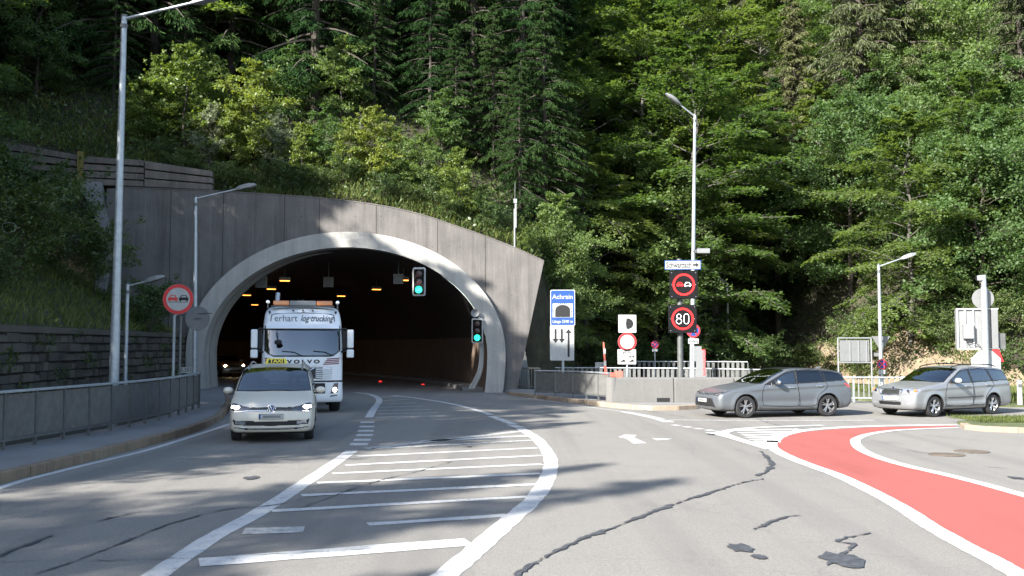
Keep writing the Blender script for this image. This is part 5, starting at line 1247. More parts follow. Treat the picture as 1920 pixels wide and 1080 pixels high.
ts = MB().add([(1.93-xo, -.26, 1.675), (2.05-xo, -.26, 1.675), (2.05-xo, .26, 1.675), (1.93-xo, .26, 1.675), (1.96-xo, -.21, 1.80), (2.02-xo, -.21, 1.80), (2.02-xo, .21, 1.80), (1.96-xo, .21, 1.80)], [(0, 1, 2, 3), (0, 4, 5, 1), (1, 5, 6, 2), (2, 6, 7, 3), (3, 7, 4, 0), (4, 7, 6, 5)])
M['taxi_yellow'] = plain('taxi_yellow', (.70, .58, .04), .4, var=.05)
ts = ts.build('roof_sign', M['taxi_yellow'], taxi, bevel=.012)
MB().add([(1.933-xo-.008, -.19, 1.69), (1.933-xo-.008, .19, 1.69), (1.957-xo-.008, .17, 1.785), (1.957-xo-.008, -.17, 1.785)], [(0, 1, 2, 3)]).build('sign_face', M['black'], ts)
o = obj('lettering', text_mesh('TAXI', .12, M['taxi_yellow'], .002, width=.30, bold=.004), ts, (1.934-xo, 0, 1.738)); o.rotation_euler = (R(-14), 0, R(-90)); o.location.x -= .014

# far car inside the tunnel with its lights on
fc = copy_tree(octavia); tag(fc, 'dark car waiting deep in the left side of the tunnel with glaring headlights', 'car'); fc.name = 'estate_car'
j = 13; x_, y_, a_ = TUN[j]; fc.location = (x_-3.4*math.cos(a_), y_-3.4*math.sin(a_)+.5, 0); fc.rotation_euler = (0, 0, R(90)+a_)
for ch in list(fc.children):
    if ch.name.startswith('lamp_reflector'): ch.data = ch.data.copy(); ch.data.materials.clear(); ch.data.materials.append(M['headlamp_far'])

# ------------------------------------------------------------------ log truck
M['truck_paint'] = carpaint('truck_paint', (.70, .72, .73), .0, .35)
M['maroon'] = plain('maroon', (.16, .012, .035), .4)
def truck(loc, rz):
    t = thing('log_truck', 'white log truck with amber roof beacons coming out of the tunnel behind the taxi', 'truck', loc, rz)
    W, L = 2.46, 2.25
    sil = spl([(.12, .34), (.04, .36), (.0, .5), (-.01, .9), (.0, 1.3), (.03, 1.75), (.13, 2.2), (.26, 2.62), (.33, 2.75), (.48, 3.05), (.66, 3.24), (.95, 3.33), (1.6, 3.38), (2.2, 3.38)], 5)+[(2.25, 3.3), (2.25, .9), (1.75, .85), (1.7, .34)]
    T = Table(sil, (-.5, 0), (3, 3.9), .015)
    def ys(x, z): return W/2-.05*np.clip((z-1.8)/1.6, 0, 1)-.10*np.clip((z-2.7)/.7, 0, 1)**2+.02*np.clip((1.0-z)/.4, 0, 1)
    def F(x, y, z):
        ay = np.abs(y); q = ay/(W/2); d = T(x-.16*np.clip(q, 0, 1.1)**4, z+.06*q**2*np.clip((z-2.9)/.3, 0, 1))
        f = smax(d, ay-ys(x, z), .14)
        c = np.sqrt((x-1.35)**2+(z-.5)**2)-.6; f = np.maximum(f, -np.maximum(c, .78-ay))
        return f
    V, FA, C, N = surfnet(F, (-.1, -W/2-.1, .25), (2.35, W/2+.1, 3.5), .027)
    x, y, z = C.T; nx, ny, nz = N.T; ay = np.abs(y)
    zt = 2.60+.02*(1-(ay/1.1)**2); zb = 1.80+.22*np.clip((ay-.8)/.38, 0, 1)**2
    wsm = (nx < -.5) & (ay < 1.10) & (z > zb) & (z < zt) & (x < .6)
    cl = [('windshield', 'glassmid', wsm), ('windshield_frame', 'trim', (nx < -.3) & (ay < 1.16) & (z > zb-.05) & (z < zt+.12) & (x < .7))]
    for sg in (-1, 1):
        sw = (np.abs(ny) > .6) & (y*sg > 0) & (x > .42) & (x < 1.3) & (z > 1.85) & (z < 2.55); cl.append(('side_window', 'glassdark', sw))
    cl += [('grille', 'black', (nx < -.5) & (ay < .62) & (z > 1.08) & (z < 1.42)), ('lower_grille', 'black', (nx < -.5) & (ay < .70) & (z > .62) & (z < .93)),
           ('bumper_gap', 'black', (nx < -.1) & (z > .975) & (z < 1.015)), ('bumper', 'truck_paint', (z < .98) & (x < .7)), ('step', 'black', (z < .42))]
    for sg in (-1, 1): cl.append(('door', 'truck_paint', (np.abs(ny) > .6) & (y*sg > 0) & (x > .3) & (x < 1.45) & (z > 1.1) & (z < 2.65)))
    out, (u, f) = split_body(t, V, FA, C, N, cl[:3]+cl[3:], .03)
    b = obj('cab', mesh_np('cab', V[u], f, [M['truck_paint'], M['interior']], True), t); md = b.modifiers.new('s', 'SOLIDIFY'); md.thickness = .03; md.offset = -1; md.material_offset = 1; md.use_rim = False
    def sx(yq, zq, xm=1.6):
        a, b_ = -.2, xm
        for _ in range(26):
            m_ = (a+b_)/2
            if float(F(np.array([m_]), np.array([yq]), np.array([zq]))[0]) < 0: b_ = m_
            else: a = m_
        return b_
    def on(yq, zq, off=.01): return Vector((sx(yq, zq)-off, yq, zq))
    # visor over the windscreen
    V2 = []
    for yq in np.linspace(-1.12, 1.12, 13):
        a = on(yq, 2.70, -.02); V2 += [a+Vector((-.16, 0, -.06)), a+Vector((-.02, 0, .06)), a+Vector((.02, 0, .06)), a+Vector((-.14, 0, -.08))]
    MB().add(V2, [(4*i+k, 4*i+(k+1) % 4, 4*i+4+(k+1) % 4, 4*i+4+k) for i in range(12) for k in range(4)]).build('sun_visor', M['truck_paint'], t)
    # light bar and lamps on the roof
    bar_ = MB().box(.62, .86, -.98, .98, 3.33, 3.36).build('roof_bar', M['galvd'], t)
    for y0, y1, mt, nm in ((-.92, -.42, 'amberlens', 'beacon'), (-.415, .415, 'offwhite', 'beacon_centre'), (.42, .92, 'amberlens', 'beacon')):
        MB().box(.64, .84, y0, y1, 3.362, 3.52).build(nm, M[mt], bar_, bevel=.035, seg=3)
    for yq in (-1.08, 1.08):
        MB().lathe([(0, -.05), (.055, -.04), (.065, .0), (.04, .08), (0, .1)], 16, 'x', (.7, yq, 3.47)).build('spot_lamp', M['chrome'], t, smooth=True); MB().box(.68, .76, yq-.02, yq+.02, 3.28, 3.42).build('lamp_stem', M['galvd'], t)
    for yq in (-.3, 0, .3): MB().box(.5, .56, yq-.025, yq+.025, 3.18, 3.23).build('marker_lamp', M['black'], t)
    for yq in (-1.02, 1.02): MB().box(.56, .64, yq-.03, yq+.03, 3.12, 3.19).build('marker_lamp', M['black'], t)
    # name board on the roof front
    P = [on(yq, zq, .012) for yq, zq in [(-.98, 2.86), (-.96, 3.04), (-.9, 3.09), (0, 3.13), (.9, 3.09), (.96, 3.04), (.98, 2.86)]]
    MB().tube(P, .014, 5).build('board_outline', M['black'], t)
    def lay(me, cy, cz, nm, mat=None):                    # lay flat lettering onto the cab front
        co = np.zeros(len(me.vertices)*3, np.float32); me.vertices.foreach_get('co', co); co = co.reshape(-1, 3)
        out_ = np.zeros_like(co)
        for i, (a, b_, c_) in enumerate(co):
            yq, zq = cy-a, cz+c_; out_[i] = (sx(yq, zq)-.008+b_, yq, zq)
        me.vertices.foreach_set('co', out_.ravel()); me.update(); return obj(nm, me, t)
    lay(text_mesh('erhart', .30, M['galvd'], .002, width=.70), .52, 2.95, 'lettering')
    lay(text_mesh('log·trucking', .28, M['black'], .002, shear=.35, width=1.02, bold=.002), -.42, 2.95, 'lettering')
    lay(text_mesh('V O L V O', .15, M['black'], .003, width=1.0, bold=.008), -.03, 1.60, 'maker_letters')
    for sg in (-1, 1):
        for k in range(4):
            z0 = 1.50+k*.055; mb = MB(); V3 = []
            for i in range(7):
                yq = (.62+k*.04)+(.58-k*.04)*i/6; zq = z0+.03*i/6; V3 += [on(sg*yq, zq, .006), on(sg*yq, zq+.034, .006)]
            mb.add(V3, [(2*i, 2*i+1, 2*i+3, 2*i+2) for i in range(6)]).build('stripe', M['maroon'], t)
    # grille slats, badge bar, headlamps
    for k in range(6):
        zq = 1.10+k*.055; P = [on(yq, zq, .012) for yq in np.linspace(-.62, .62, 7)]
        MB().tube(P, .012, 4).build('grille_slat', M['galvd'], t)
    for sg in (-1, 1):
        for k in range(5):
            P = [on(sg*yq, 1.12+k*.062, .012) for yq in (.40, .5, .62, .74, .86)]; MB().tube(P, .024, 5).build('grille_wing', M['truck_paint'], t)
        MB().tube([on(sg*yq, zq, .012) for yq, zq in [(.5, 1.06), (.62, 1.07), (.88, 1.10), (.9, 1.44), (.3, 1.48)]], .016, 5).build('grille_frame', M['truck_paint'], t)
    MB().tube([on(yq, zq, .02) for yq, zq in [(-.36, 1.40), (0, 1.27), (.36, 1.14)]], .014, 5).build('badge_bar', M['chrome'], t)
    for sg in (-1, 1):
        q = [on(sg*yq, zq, .012) for yq, zq in [(.86, .60), (1.08, .66), (1.10, .94), (.98, .93), (.92, .80)]]
        hl = MB().add(q, [tuple(range(5))]).build('headlight', M['lensdark'], t); md = hl.modifiers.new('s', 'SOLIDIFY'); md.thickness = .02
        MB().ell(on(sg*.99, .73, .01), (.04, .065, .07), 14, 8).build('lit_lens', M['headlamp'], hl)
        q = [on(sg*yq, zq, .012) for yq, zq in [(.84, .50), (1.08, .54), (1.06, .59), (.86, .56)]]; MB().add(q, [(0, 1, 2, 3)]).build('fog_lamp', M['lens'], t)
        # mirrors on their arms
        y0 = sg*1.46
        mm = MB().box(.02, .2, y0-.10, y0+.10, 2.02, 2.60).build('mirror', M['truck_paint'], t, bevel=.05, seg=3)
        MB().box(.03, .2, y0-.11, y0+.11, 1.72, 1.98).build('lower_mirror', M['truck_paint'], mm, bevel=.05, seg=3)
        MB().tube([Vector((.25, sg*1.16, 2.6)), Vector((.12, sg*1.3, 2.63)), Vector((.1, sg*1.4, 2.55))], .03, 6).build('mirror_arm', M['black'], mm)
        MB().tube([Vector((.25, sg*1.17, 1.9)), Vector((.12, sg*1.3, 1.93)), Vector((.1, sg*1.4, 2.0))], .03, 6).build('mirror_arm', M['black'], mm)
        MB().box(.205, .26, min(sg*1.22, sg*1.36), max(sg*1.22, sg*1.36), 2.0, 2.58).build('mirror_back', M['black'], mm)
        for xq, tw in ((1.35, 0), (4.7, 1), (6.05, 1)): wheel(t, xq, sg*(W/2-.19), .5, .34, 'galvd', 8, sg)
        # wiper
    for yq in (.62, -.32):
        MB().tube([on(yq, 1.93, .03), on(yq-.35, 1.90, .035), on(yq-.62, 1.78, .03)], .012, 5).build('wiper', M['black'], t)
    MB().tube([on(.78, 2.55, .1), on(.80, 2.42, .2), on(.76, 2.3, .22)], .015, 5).ell(on(.74, 2.2, .22), (.05, .12, .09), 12, 8).build('front_mirror', M['black'], t)
    # exhaust stack, air cleaner, chassis, bunks
    MB().cyl((2.45, .82, .9), (2.45, .82, 3.55), .09, n=14).cyl((2.45, .82, 3.55), (2.55, .80, 3.85), .075, n=14).build('exhaust_stack', M['galv'], t, smooth=True)
    MB().box(2.35, 2.6, -1.2, -.95, 1.0, 3.35).build('air_intake', M['galvd'], t, bevel=.05)
    for yq in (-.4, .4): MB().box(1.2, 7.4, yq-.05, yq+.05, .78, 1.02).build('chassis_rail', M['black'], t)
    MB().box(2.75, 2.85, -1.2, 1.2, 1.05, 3.1).build('headboard', M['galvd'], t)
    for xq in (3.6, 5.4, 7.0):
        MB().box(xq-.08, xq+.08, -1.2, 1.2, 1.03, 1.2).build('bunk', M['galvd'], t)
        for sg in (-1, 1): MB().box(xq-.06, xq+.06, sg*1.16-.05, sg*1.16+.05, 1.2, 3.0).build('stake', M['galvd'], t)
    MB().box(.5, 2.0, -.98, .98, 1.2, 1.5).build('cab_floor', M['interior'], t); MB().box(2.05, 2.15, -1.0, 1.0, 1.2, 3.0).build('cab_rear', M['interior'], t)
    MB().box(.32, .7, -1.0, 1.0, 1.5, 1.78).build('dashboard', M['interior'], t, bevel=.05)
    for yq in (-.6, .6):
        s_ = MB().box(1.3, 1.8, yq-.26, yq+.26, 1.55, 1.75).build('seat', M['cloth'], t, bevel=.05); MB().box(1.72, 1.86, yq-.24, yq+.24, 1.7, 2.45).build('seat_back', M['cloth'], s_, bevel=.05)
    return t
p = G(566, 776); a = R(103); d = Vector((math.cos(a), math.sin(a), 0))
truck((p.x, p.y, 0), a)

# ------------------------------------------------------------------ people at the wheel
def person(label, loc, rz, shirt, hair='hair', scale=1.0, window_arm=False):
    def cap(x, y, z, a, b, r0, r1):
        a, b = np.array(a), np.array(b); d = b-a; L2 = (d**2).sum()
        t_ = np.clip(((x-a[0])*d[0]+(y-a[1])*d[1]+(z-a[2])*d[2])/L2, 0, 1)
        return np.sqrt((x-a[0]-t_*d[0])**2+(y-a[1]-t_*d[1])**2+(z-a[2]-t_*d[2])**2)-(r0+(r1-r0)*t_)
    hands = [((-.50, .15, .34), 1), ((-.50, -.15, .34), -1)]
    el = [(-.22, .27, .22), (-.22, -.27, .22)]
    if window_arm: hands[1] = ((-.40, -.22, .40), -1); el[1] = (-.10, -.36, .30)
    def F(x, y, z):
        f = np.sqrt((x/.12)**2+(y/.165)**2+((z-.28)/.26)**2)*.12-.12
        f = smin(f, np.sqrt((x/.11)**2+(y/.19)**2+((z-.42)/.12)**2)*.11-.11, .06)
        f = smin(f, cap(x, y, z, (0, 0, .48), (-.03, 0, .60), .058, .052), .04)
        f = smin(f, np.sqrt(((x+.045)/.098)**2+(y/.076)**2+((z-.70)/.118)**2)*.085-.085, .02)
        f = smin(f, cap(x, y, z, (-.14, 0, .71), (-.16, 0, .685), .012, .016), .012)      # nose
        f = smin(f, cap(x, y, z, (-.115, 0, .61), (-.12, 0, .62), .03, .03), .03)          # chin
        for sg in (-1, 1): f = smin(f, np.sqrt(((x+.03)/.025)**2+((y-sg*.08)/.012)**2+((z-.69)/.034)**2)*.012-.012, .008)
        for (hd, sg), e in zip(hands, el):
            f = smin(f, cap(x, y, z, (0, sg*.19, .46), e, .058, .046), .03); f = smin(f, cap(x, y, z, e, hd, .045, .03), .02)
            f = smin(f, cap(x, y, z, hd, (hd[0]-.07, hd[1], hd[2]+.01), .032, .03), .015)
            for k in range(4):
                b0_ = (hd[0]-.09, hd[1]-.03+.02*k, hd[2]+.012); k1 = (hd[0]-.135, hd[1]-.032+.021*k, hd[2]-.005); k2 = (hd[0]-.125, hd[1]-.032+.021*k, hd[2]-.035-.004*(k % 2))
                f = smin(f, cap(x, y, z, b0_, k1, .0105, .0095), .004); f = smin(f, cap(x, y, z, k1, k2, .0095, .008), .004)
            f = smin(f, cap(x, y, z, (hd[0]-.04, hd[1]-sg*.03, hd[2]+.01), (hd[0]-.10, hd[1]-sg*.052, hd[2]+.0), .012, .009), .006)
            f = smin(f, cap(x, y, z, (0, sg*.09, .06), (-.42, sg*.12, .12), .085, .06), .04); f = smin(f, cap(x, y, z, (-.42, sg*.12, .12), (-.62, sg*.12, -.22), .06, .045), .03)
            f = smin(f, cap(x, y, z, (-.62, sg*.12, -.24), (-.78, sg*.12, -.27), .045, .035), .02)
        return f
    V, FA, C, N = surfnet(F, (-.85, -.46, -.34), (.2, .46, .86), .0125)
    x, y, z = C.T; mi = np.zeros(len(C), int)
    skin = (z > .555) & (np.abs(y) < .13)
    for (hd, sg) in hands: skin |= (x < hd[0]+.10) & (z > .15)
    mi[skin] = 1; mi[(z < .1) | ((x < -.16) & (z < .2))] = 2
    sm = plain('shirt_cloth', shirt, .85, var=.15)
    me = mesh_np('person', V*scale, FA, [sm, M['skin'], M['cloth']], True, mi)
    o = obj('person', me, None, loc, rz); tag(o, label, 'person')
    hm = MB().ell((-.03*scale, 0, .735*scale), (.105*scale, .086*scale, .095*scale), 18, 10)
    hm.v = [(a_, b_, max(c_, .70*scale+max(0, (-.03*scale-a_))*.55)) for a_, b_, c_ in hm.v]
    hm.build('hair', M[hair], o, smooth=True)
    for sg in (-1, 1): MB().ell((-.128*scale, sg*.03*scale, .715*scale), (.012*scale, .014*scale, .009*scale), 8, 6).build('eye', M['black'], o)
    return o
def seat_pos(t, info, cfg, side, dz=.52):
    return t.matrix_world @ Vector((cfg['seat']-info['xo']+.08, .37*side, dz))
bpy.context.view_layer.update()
person('driver in dark shirt at the wheel of the cream taxi', seat_pos(taxi, TI, tou, -1, .58), taxi.rotation_euler.z, (.10, .11, .13))
person('driver in teal shirt at the open window of the grey estate car', seat_pos(corolla, CI, cor, -1, .47), corolla.rotation_euler.z, (.05, .38, .36), window_arm=True)
# ------------------------------------------------------------------ vegetation
def unit(v): return v/(np.linalg.norm(v, axis=-1, keepdims=True)+1e-9)
def leaves(P, D, Nn, L, Wd):
    """one folded rhombus per leaf"""
    D = unit(D); S = unit(np.cross(D, Nn)); Nn = np.cross(S, D); L = L[:, None]; Wd = Wd[:, None]
    V = np.stack([P, P+D*L*.45+S*Wd*.5+Nn*L*.06, P+D*L, P+D*L*.45-S*Wd*.5+Nn*L*.06], 1).reshape(-1, 3)
    return V, np.arange(len(V)).reshape(-1, 4)
def tree_mesh(name, seed, H, cb, Rm, nl, ntw, nlf, leaf=.17, style='beech', leafm='beech', barkm='barkg', droop=.35, prof=None, lean=.03, asp=.62):
    g = np.random.default_rng(seed); wood = MB()
    tp = [Vector((g.normal()*lean*H*k/8, g.normal()*lean*H*k/8, H*k/8*.97-(.35 if k == 0 else 0))) for k in range(9)]
    r0 = max(.03, H*.0125); wood.tube(tp, [r0*(1-k/8.6) for k in range(9)], 8)
    def trunk(h): 
        q = min(max(h/(H*.97)*8, 0), 7.999); i = int(q); return np.array(tp[i].lerp(tp[i+1], q-i))
    PP, DD, NN, LL = [], [], [], []
    for i in range(nl):
        fr = (i+g.random()*.8)/nl; h = cb*H+(H*.985-cb*H)*fr**.92; az = i*2.39996+g.normal()*.35
        pr = prof(fr) if prof else (1-fr)**.62*(.62+.38*min(1, fr*4))+.06
        Lb = Rm*pr*g.uniform(.7, 1.18); o = np.array([math.cos(az), math.sin(az), 0]); b = trunk(h)
        if style == 'spruce': e0, dr = -.05+.5*fr-.15*g.random(), .30
        elif style == 'shrub': e0, dr = g.uniform(.9, 2.0), .55
        else: e0, dr = g.uniform(.15, .5)+.9*fr**2, droop
        ts = np.linspace(0, 1, 5)
        C = b+np.outer(ts*Lb, o)+np.outer(Lb*(e0*ts-dr*ts**2), [0, 0, 1])
        if style != 'spruce': C[1:] += g.normal(size=(4, 3))*Lb*.03
        rb = max(.008, r0*.34*(1-fr*.75)); wood.tube([Vector(c) for c in C], [rb, rb*.8, rb*.6, rb*.4, rb*.15], 4)
        nt_ = max(4, int(ntw*(.45+.75*Lb/Rm)))
        tt = np.sort(g.uniform(.12 if style != 'beech' else .2, 1, nt_)); tt[-1] = 1
        sd = np.array([-o[1], o[0], 0])
        for k, u in enumerate(tt):
            q = u*4; a = min(int(q), 3); bp = C[a]+(C[a+1]-C[a])*(q-a); tan = unit(C[a+1]-C[a])
            s_ = 1 if k % 2 else -1; an = g.uniform(.45, 1.15)*(0 if k == nt_-1 else 1)
            if style == 'spruce':
                d = unit(o*math.cos(an)+sd*s_*math.sin(an)+np.array([0, 0, -.55-g.random()*.5])); tl = Lb*.22*(1.3-u*.6)+.18
            elif style == 'beech':
                d = unit(tan*math.cos(an)+sd*s_*math.sin(an)+np.array([0, 0, g.normal()*.10-.05])); tl = Lb*.40*(1.25-u*.65)*g.uniform(.7, 1.2)
            else:
                d = unit(tan*math.cos(an)+sd*s_*math.sin(an)+np.array([0, 0, g.normal()*.5+.1])); tl = Lb*.36*(1.25-u*.6)*g.uniform(.7, 1.2)
            n = max(5, int(nlf*g.uniform(.7, 1.3)))
            w_ = g.uniform(.04, 1, n); lat = unit(np.cross(d, [0, 0, 1])); sg = np.where(g.random(n) < .5, -1, 1)
            spread = .16*tl*(1.1-w_*.8)+.02
            P = bp+np.outer(w_*tl, d)+np.outer(sg*g.random(n)*spread*1.5, lat)
            if style == 'spruce':
                P[:, 2] -= g.random(n)*.22*tl; D = d+g.normal(size=(n, 3))*.35+np.array([0, 0, -.35]); Nn = g.normal(size=(n, 3))*.8+np.array([0, 0, 1])
            elif style == 'beech':
                P[:, 2] += g.normal(size=n)*.045*tl-.10*tl*w_**2; D = d*.7+np.outer(sg*.8, lat)+g.normal(size=(n, 3))*.25; Nn = np.array([0, 0, 1.])+g.normal(size=(n, 3))*.33+o*.18
            else:
                P += g.normal(size=(n, 3))*.11*tl; D = d*.5+np.outer(sg*.7, lat)+g.normal(size=(n, 3))*.6; Nn = np.array([0, 0, .75])+g.normal(size=(n, 3))*.55+o*.35
            PP.append(P); DD.append(D); NN.append(Nn); LL.append(leaf*g.uniform(.65, 1.25, n))
            if style != 'spruce' and Lb > 1.2: wood.tube([Vector(bp), Vector(bp+d*tl*.8)], [rb*.3, rb*.08], 3)
    P, D, Nn, L = np.concatenate(PP), np.concatenate(DD), np.concatenate(NN), np.concatenate(LL)
    V, F = leaves(P, D, Nn, L, L*asp)
    return mesh_np('crown', V, F, M[leafm]), wood.mesh('trunk', M[barkm], smooth=False), H
def bf(fr): return (.62+.38*math.sin(math.pi*min(1, fr*1.1+.08)))*(1-.8*max(0, (fr-.55)/.45)**1.6)
PROT = dict(
    beechA=tree_mesh('b', 1, 19, .05, 5.4, 74, 19, 40, .22, 'beech', prof=bf),
    beechB=tree_mesh('b', 2, 16, .06, 5.2, 64, 19, 40, .21, 'beech', droop=.5, prof=bf),
    beechC=tree_mesh('b', 3, 22, .14, 5.4, 72, 18, 40, .23, 'beech', prof=bf),
    broadA=tree_mesh('b', 4, 15, .08, 4.8, 62, 18, 42, .20, 'broad', 'broad', 'bark', prof=bf),
    broadB=tree_mesh('b', 5, 11, .04, 4.0, 52, 17, 38, .17, 'broad', 'broad', 'bark', prof=bf),
    spruceA=tree_mesh('b', 6, 23, .10, 3.6, 120, 17, 22, .30, 'spruce', 'needle', 'bark', prof=lambda f: (1-f)**.85+.03, lean=.004, asp=.2),
    spruceB=tree_mesh('b', 7, 18, .12, 3.2, 96, 16, 22, .28, 'spruce', 'needle', 'bark', prof=lambda f: (1-f)**.8+.03, lean=.006, asp=.2),
    sapA=tree_mesh('b', 8, 4.4, .08, 1.5, 40, 11, 19, .14, 'broad', 'pale', 'bark', prof=bf),
    sapB=tree_mesh('b', 9, 3.4, .05, 1.35, 34, 11, 19, .125, 'broad', 'pale', 'bark', prof=bf),
    sapC=tree_mesh('b', 10, 3.6, .04, 1.1, 34, 11, 17, .12, 'shrub', 'silverleaf', 'bark', asp=.35),
    sapD=tree_mesh('b', 13, 4.0, .06, 1.3, 38, 11, 18, .13, 'broad', 'broad', 'bark', prof=bf),
    bushA=tree_mesh('b', 11, 2.6, .02, 2.0, 40, 13, 18, .12, 'shrub', 'bushleaf', 'bark', asp=.5),
    bushB=tree_mesh('b', 12, 1.6, .02, 1.4, 30, 11, 15, .10, 'shrub', 'bushleaf', 'bark', asp=.55))
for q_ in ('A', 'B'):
    cm_, wm_, h_ = PROT['spruce'+q_]; cm_ = cm_.copy(); cm_.materials.clear(); cm_.materials.append(M['needle_shaded']); PROT['spruce'+q_+'dark'] = (cm_, wm_, h_)  # same spruces with darker needles, the colour standing in for shade
TREES = []
def plant(kind, p, H, label, group, rz=None, wide=1.0, name=None, cat=None):
    cm, wm, h0 = PROT[kind]; k = H/h0
    nm = name or ('spruce_tree' if kind.startswith('spruce') else 'beech_tree' if kind.startswith('beech') else 'broadleaf_tree' if kind.startswith('broad') else 'sapling' if kind.startswith('sap') else 'bush')
    t = thing(nm, label, cat or ('bush' if kind.startswith('bush') else 'young tree' if kind.startswith('sap') else 'tree'), p, random.uniform(0, 6.28) if rz is None else rz, group)
    t.scale = (k*wide, k*wide, k)
    obj('crown', cm, t); obj('trunk', wm, t); TREES.append(t); return t
KN = dict(beechA='beech', beechB='beech', beechC='tall beech', broadA='broadleaf', broadB='young broadleaf', spruceA='tall spruce', spruceB='spruce', spruceAdark='shade-darkened spruce', spruceBdark='shade-darkened young spruce')
ZONES = [(-400, 130, 'above plank wall at far left'), (130, 330, 'above the left portal end'), (330, 560, 'above the left arch half'), (560, 760, 'above the arch crown'), (760, 930, 'above the right portal shoulder'),
         (930, 1040, 'in dark gully behind antenna mast'), (1040, 1150, 'behind the blue tunnel sign'), (1150, 1250, 'behind the red ringed disc sign'), (1250, 1340, 'behind the electronic signs'), (1340, 1460, 'behind the grey estate car'),
         (1460, 1570, 'left of the framed sign panel'), (1570, 1690, 'behind the framed sign panel'), (1690, 1800, 'above the silver estate car'), (1800, 1900, 'behind the grey sign cabinet'), (1900, 2400, 'at right edge behind the bollard')]
def zone(px):
    for a, b, s in ZONES:
        if a <= px < b: return s
    return 'beyond the edge of the view'
def forest(kind, x, d, H, wide=1.0):
    p = hill_pt(x, d); p.z -= .15; px, py = proj((p.x, p.y, p.z+H*.5))
    if not -260 < px < 2180: return
    if proj(p)[1] < -60: return
    row = 'front row' if d < 5 else 'second row' if d < 10 else 'higher slope' if d < 20 else 'upper slope'
    plant(kind, p, H, '%s, %s of forest %s' % (KN[kind], row, zone(px)), 'forest trees '+zone(px), wide=wide)
rg = random.Random(21)
def pick(x):
    q = rg.random()
    if x > 17: return 'broadA' if q < .36 else 'broadB' if q < .55 else 'beechB' if q < .75 else 'spruceA' if q < .9 else 'spruceB'
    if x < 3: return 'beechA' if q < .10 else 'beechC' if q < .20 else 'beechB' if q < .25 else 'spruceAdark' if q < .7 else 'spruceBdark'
    return 'beechA' if q < .34 else 'beechB' if q < .6 else 'beechC' if q < .78 else 'broadA' if q < .92 else 'spruceA'
# left hill above the portal: a clearing with saplings first, then the wood
for d, st in ((8.5, 4.2), (13, 4.6), (18, 5), (24, 5.4), (31, 6)):
    x = -40+rg.random()*3
    while x < 2.5:
        if x > -9 and d < 12: x += st; continue
        k = pick(x)
        if -16 < x < 3 and d < 26 and not k.startswith('spruce'): k = 'spruceAdark' if rg.random() < .75 else k  # darker-coloured spruces here so the hill above the portal reads as shaded
        forest(k, x+rg.uniform(-1, 1), d+rg.uniform(-2, 2), PROT[k][2]*rg.uniform(.8, 1.12) if not (-28 < x < -10 and d < 20) else rg.uniform(20, 25)); x += st*rg.uniform(.8, 1.2)
# hill on the right of the gully
for d, st in ((1.2, 3.4), (5, 4.2), (10, 4.6), (16, 5), (23, 5.6), (31, 6.5)):
    x = 4.2+rg.random()*2
    while x < (14.6 if d < 12 else 17.4):
        k = pick(x) if d > 3 else rg.choice(['beechA', 'beechB', 'beechB', 'beechA', 'broadA']); forest(k, x+rg.uniform(-.8, .8), d+rg.uniform(-1.2, 1.6), PROT[k][2]*rg.uniform(.8, 1.1)); x += st*rg.uniform(.8, 1.2)
for d, st in ((4.5, 3.6), (8.5, 4.0), (13, 4.6), (19, 5.2), (26, 6), (34, 7)):
    x = (20.8 if d < 12 else 19.5)+rg.random()*1.5
    while x < 50:
        k = pick(x) if d > 6 else rg.choice(['broadB', 'broadB', 'broadA', 'beechB']); forest(k, x+rg.uniform(-.8, .8), d+rg.uniform(-1.5, 1.5), PROT[k][2]*rg.uniform(.75, 1.1)); x += st*rg.uniform(.8, 1.2)
for d in (42, 50, 58, 66):
    for x in np.arange(6, 32, 4.2): forest('spruceA' if rg.random() < .5 else 'beechC', x+rg.uniform(-1, 1), d+rg.uniform(-2, 2), rg.uniform(18, 24))
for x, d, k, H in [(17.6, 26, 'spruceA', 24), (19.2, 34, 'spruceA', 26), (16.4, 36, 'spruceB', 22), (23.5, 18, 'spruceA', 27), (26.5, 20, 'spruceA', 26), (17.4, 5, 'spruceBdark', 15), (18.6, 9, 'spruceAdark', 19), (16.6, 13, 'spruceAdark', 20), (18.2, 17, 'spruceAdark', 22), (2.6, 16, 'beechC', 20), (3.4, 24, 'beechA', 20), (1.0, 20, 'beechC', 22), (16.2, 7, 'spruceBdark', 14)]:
    forest(k, x, d, H)
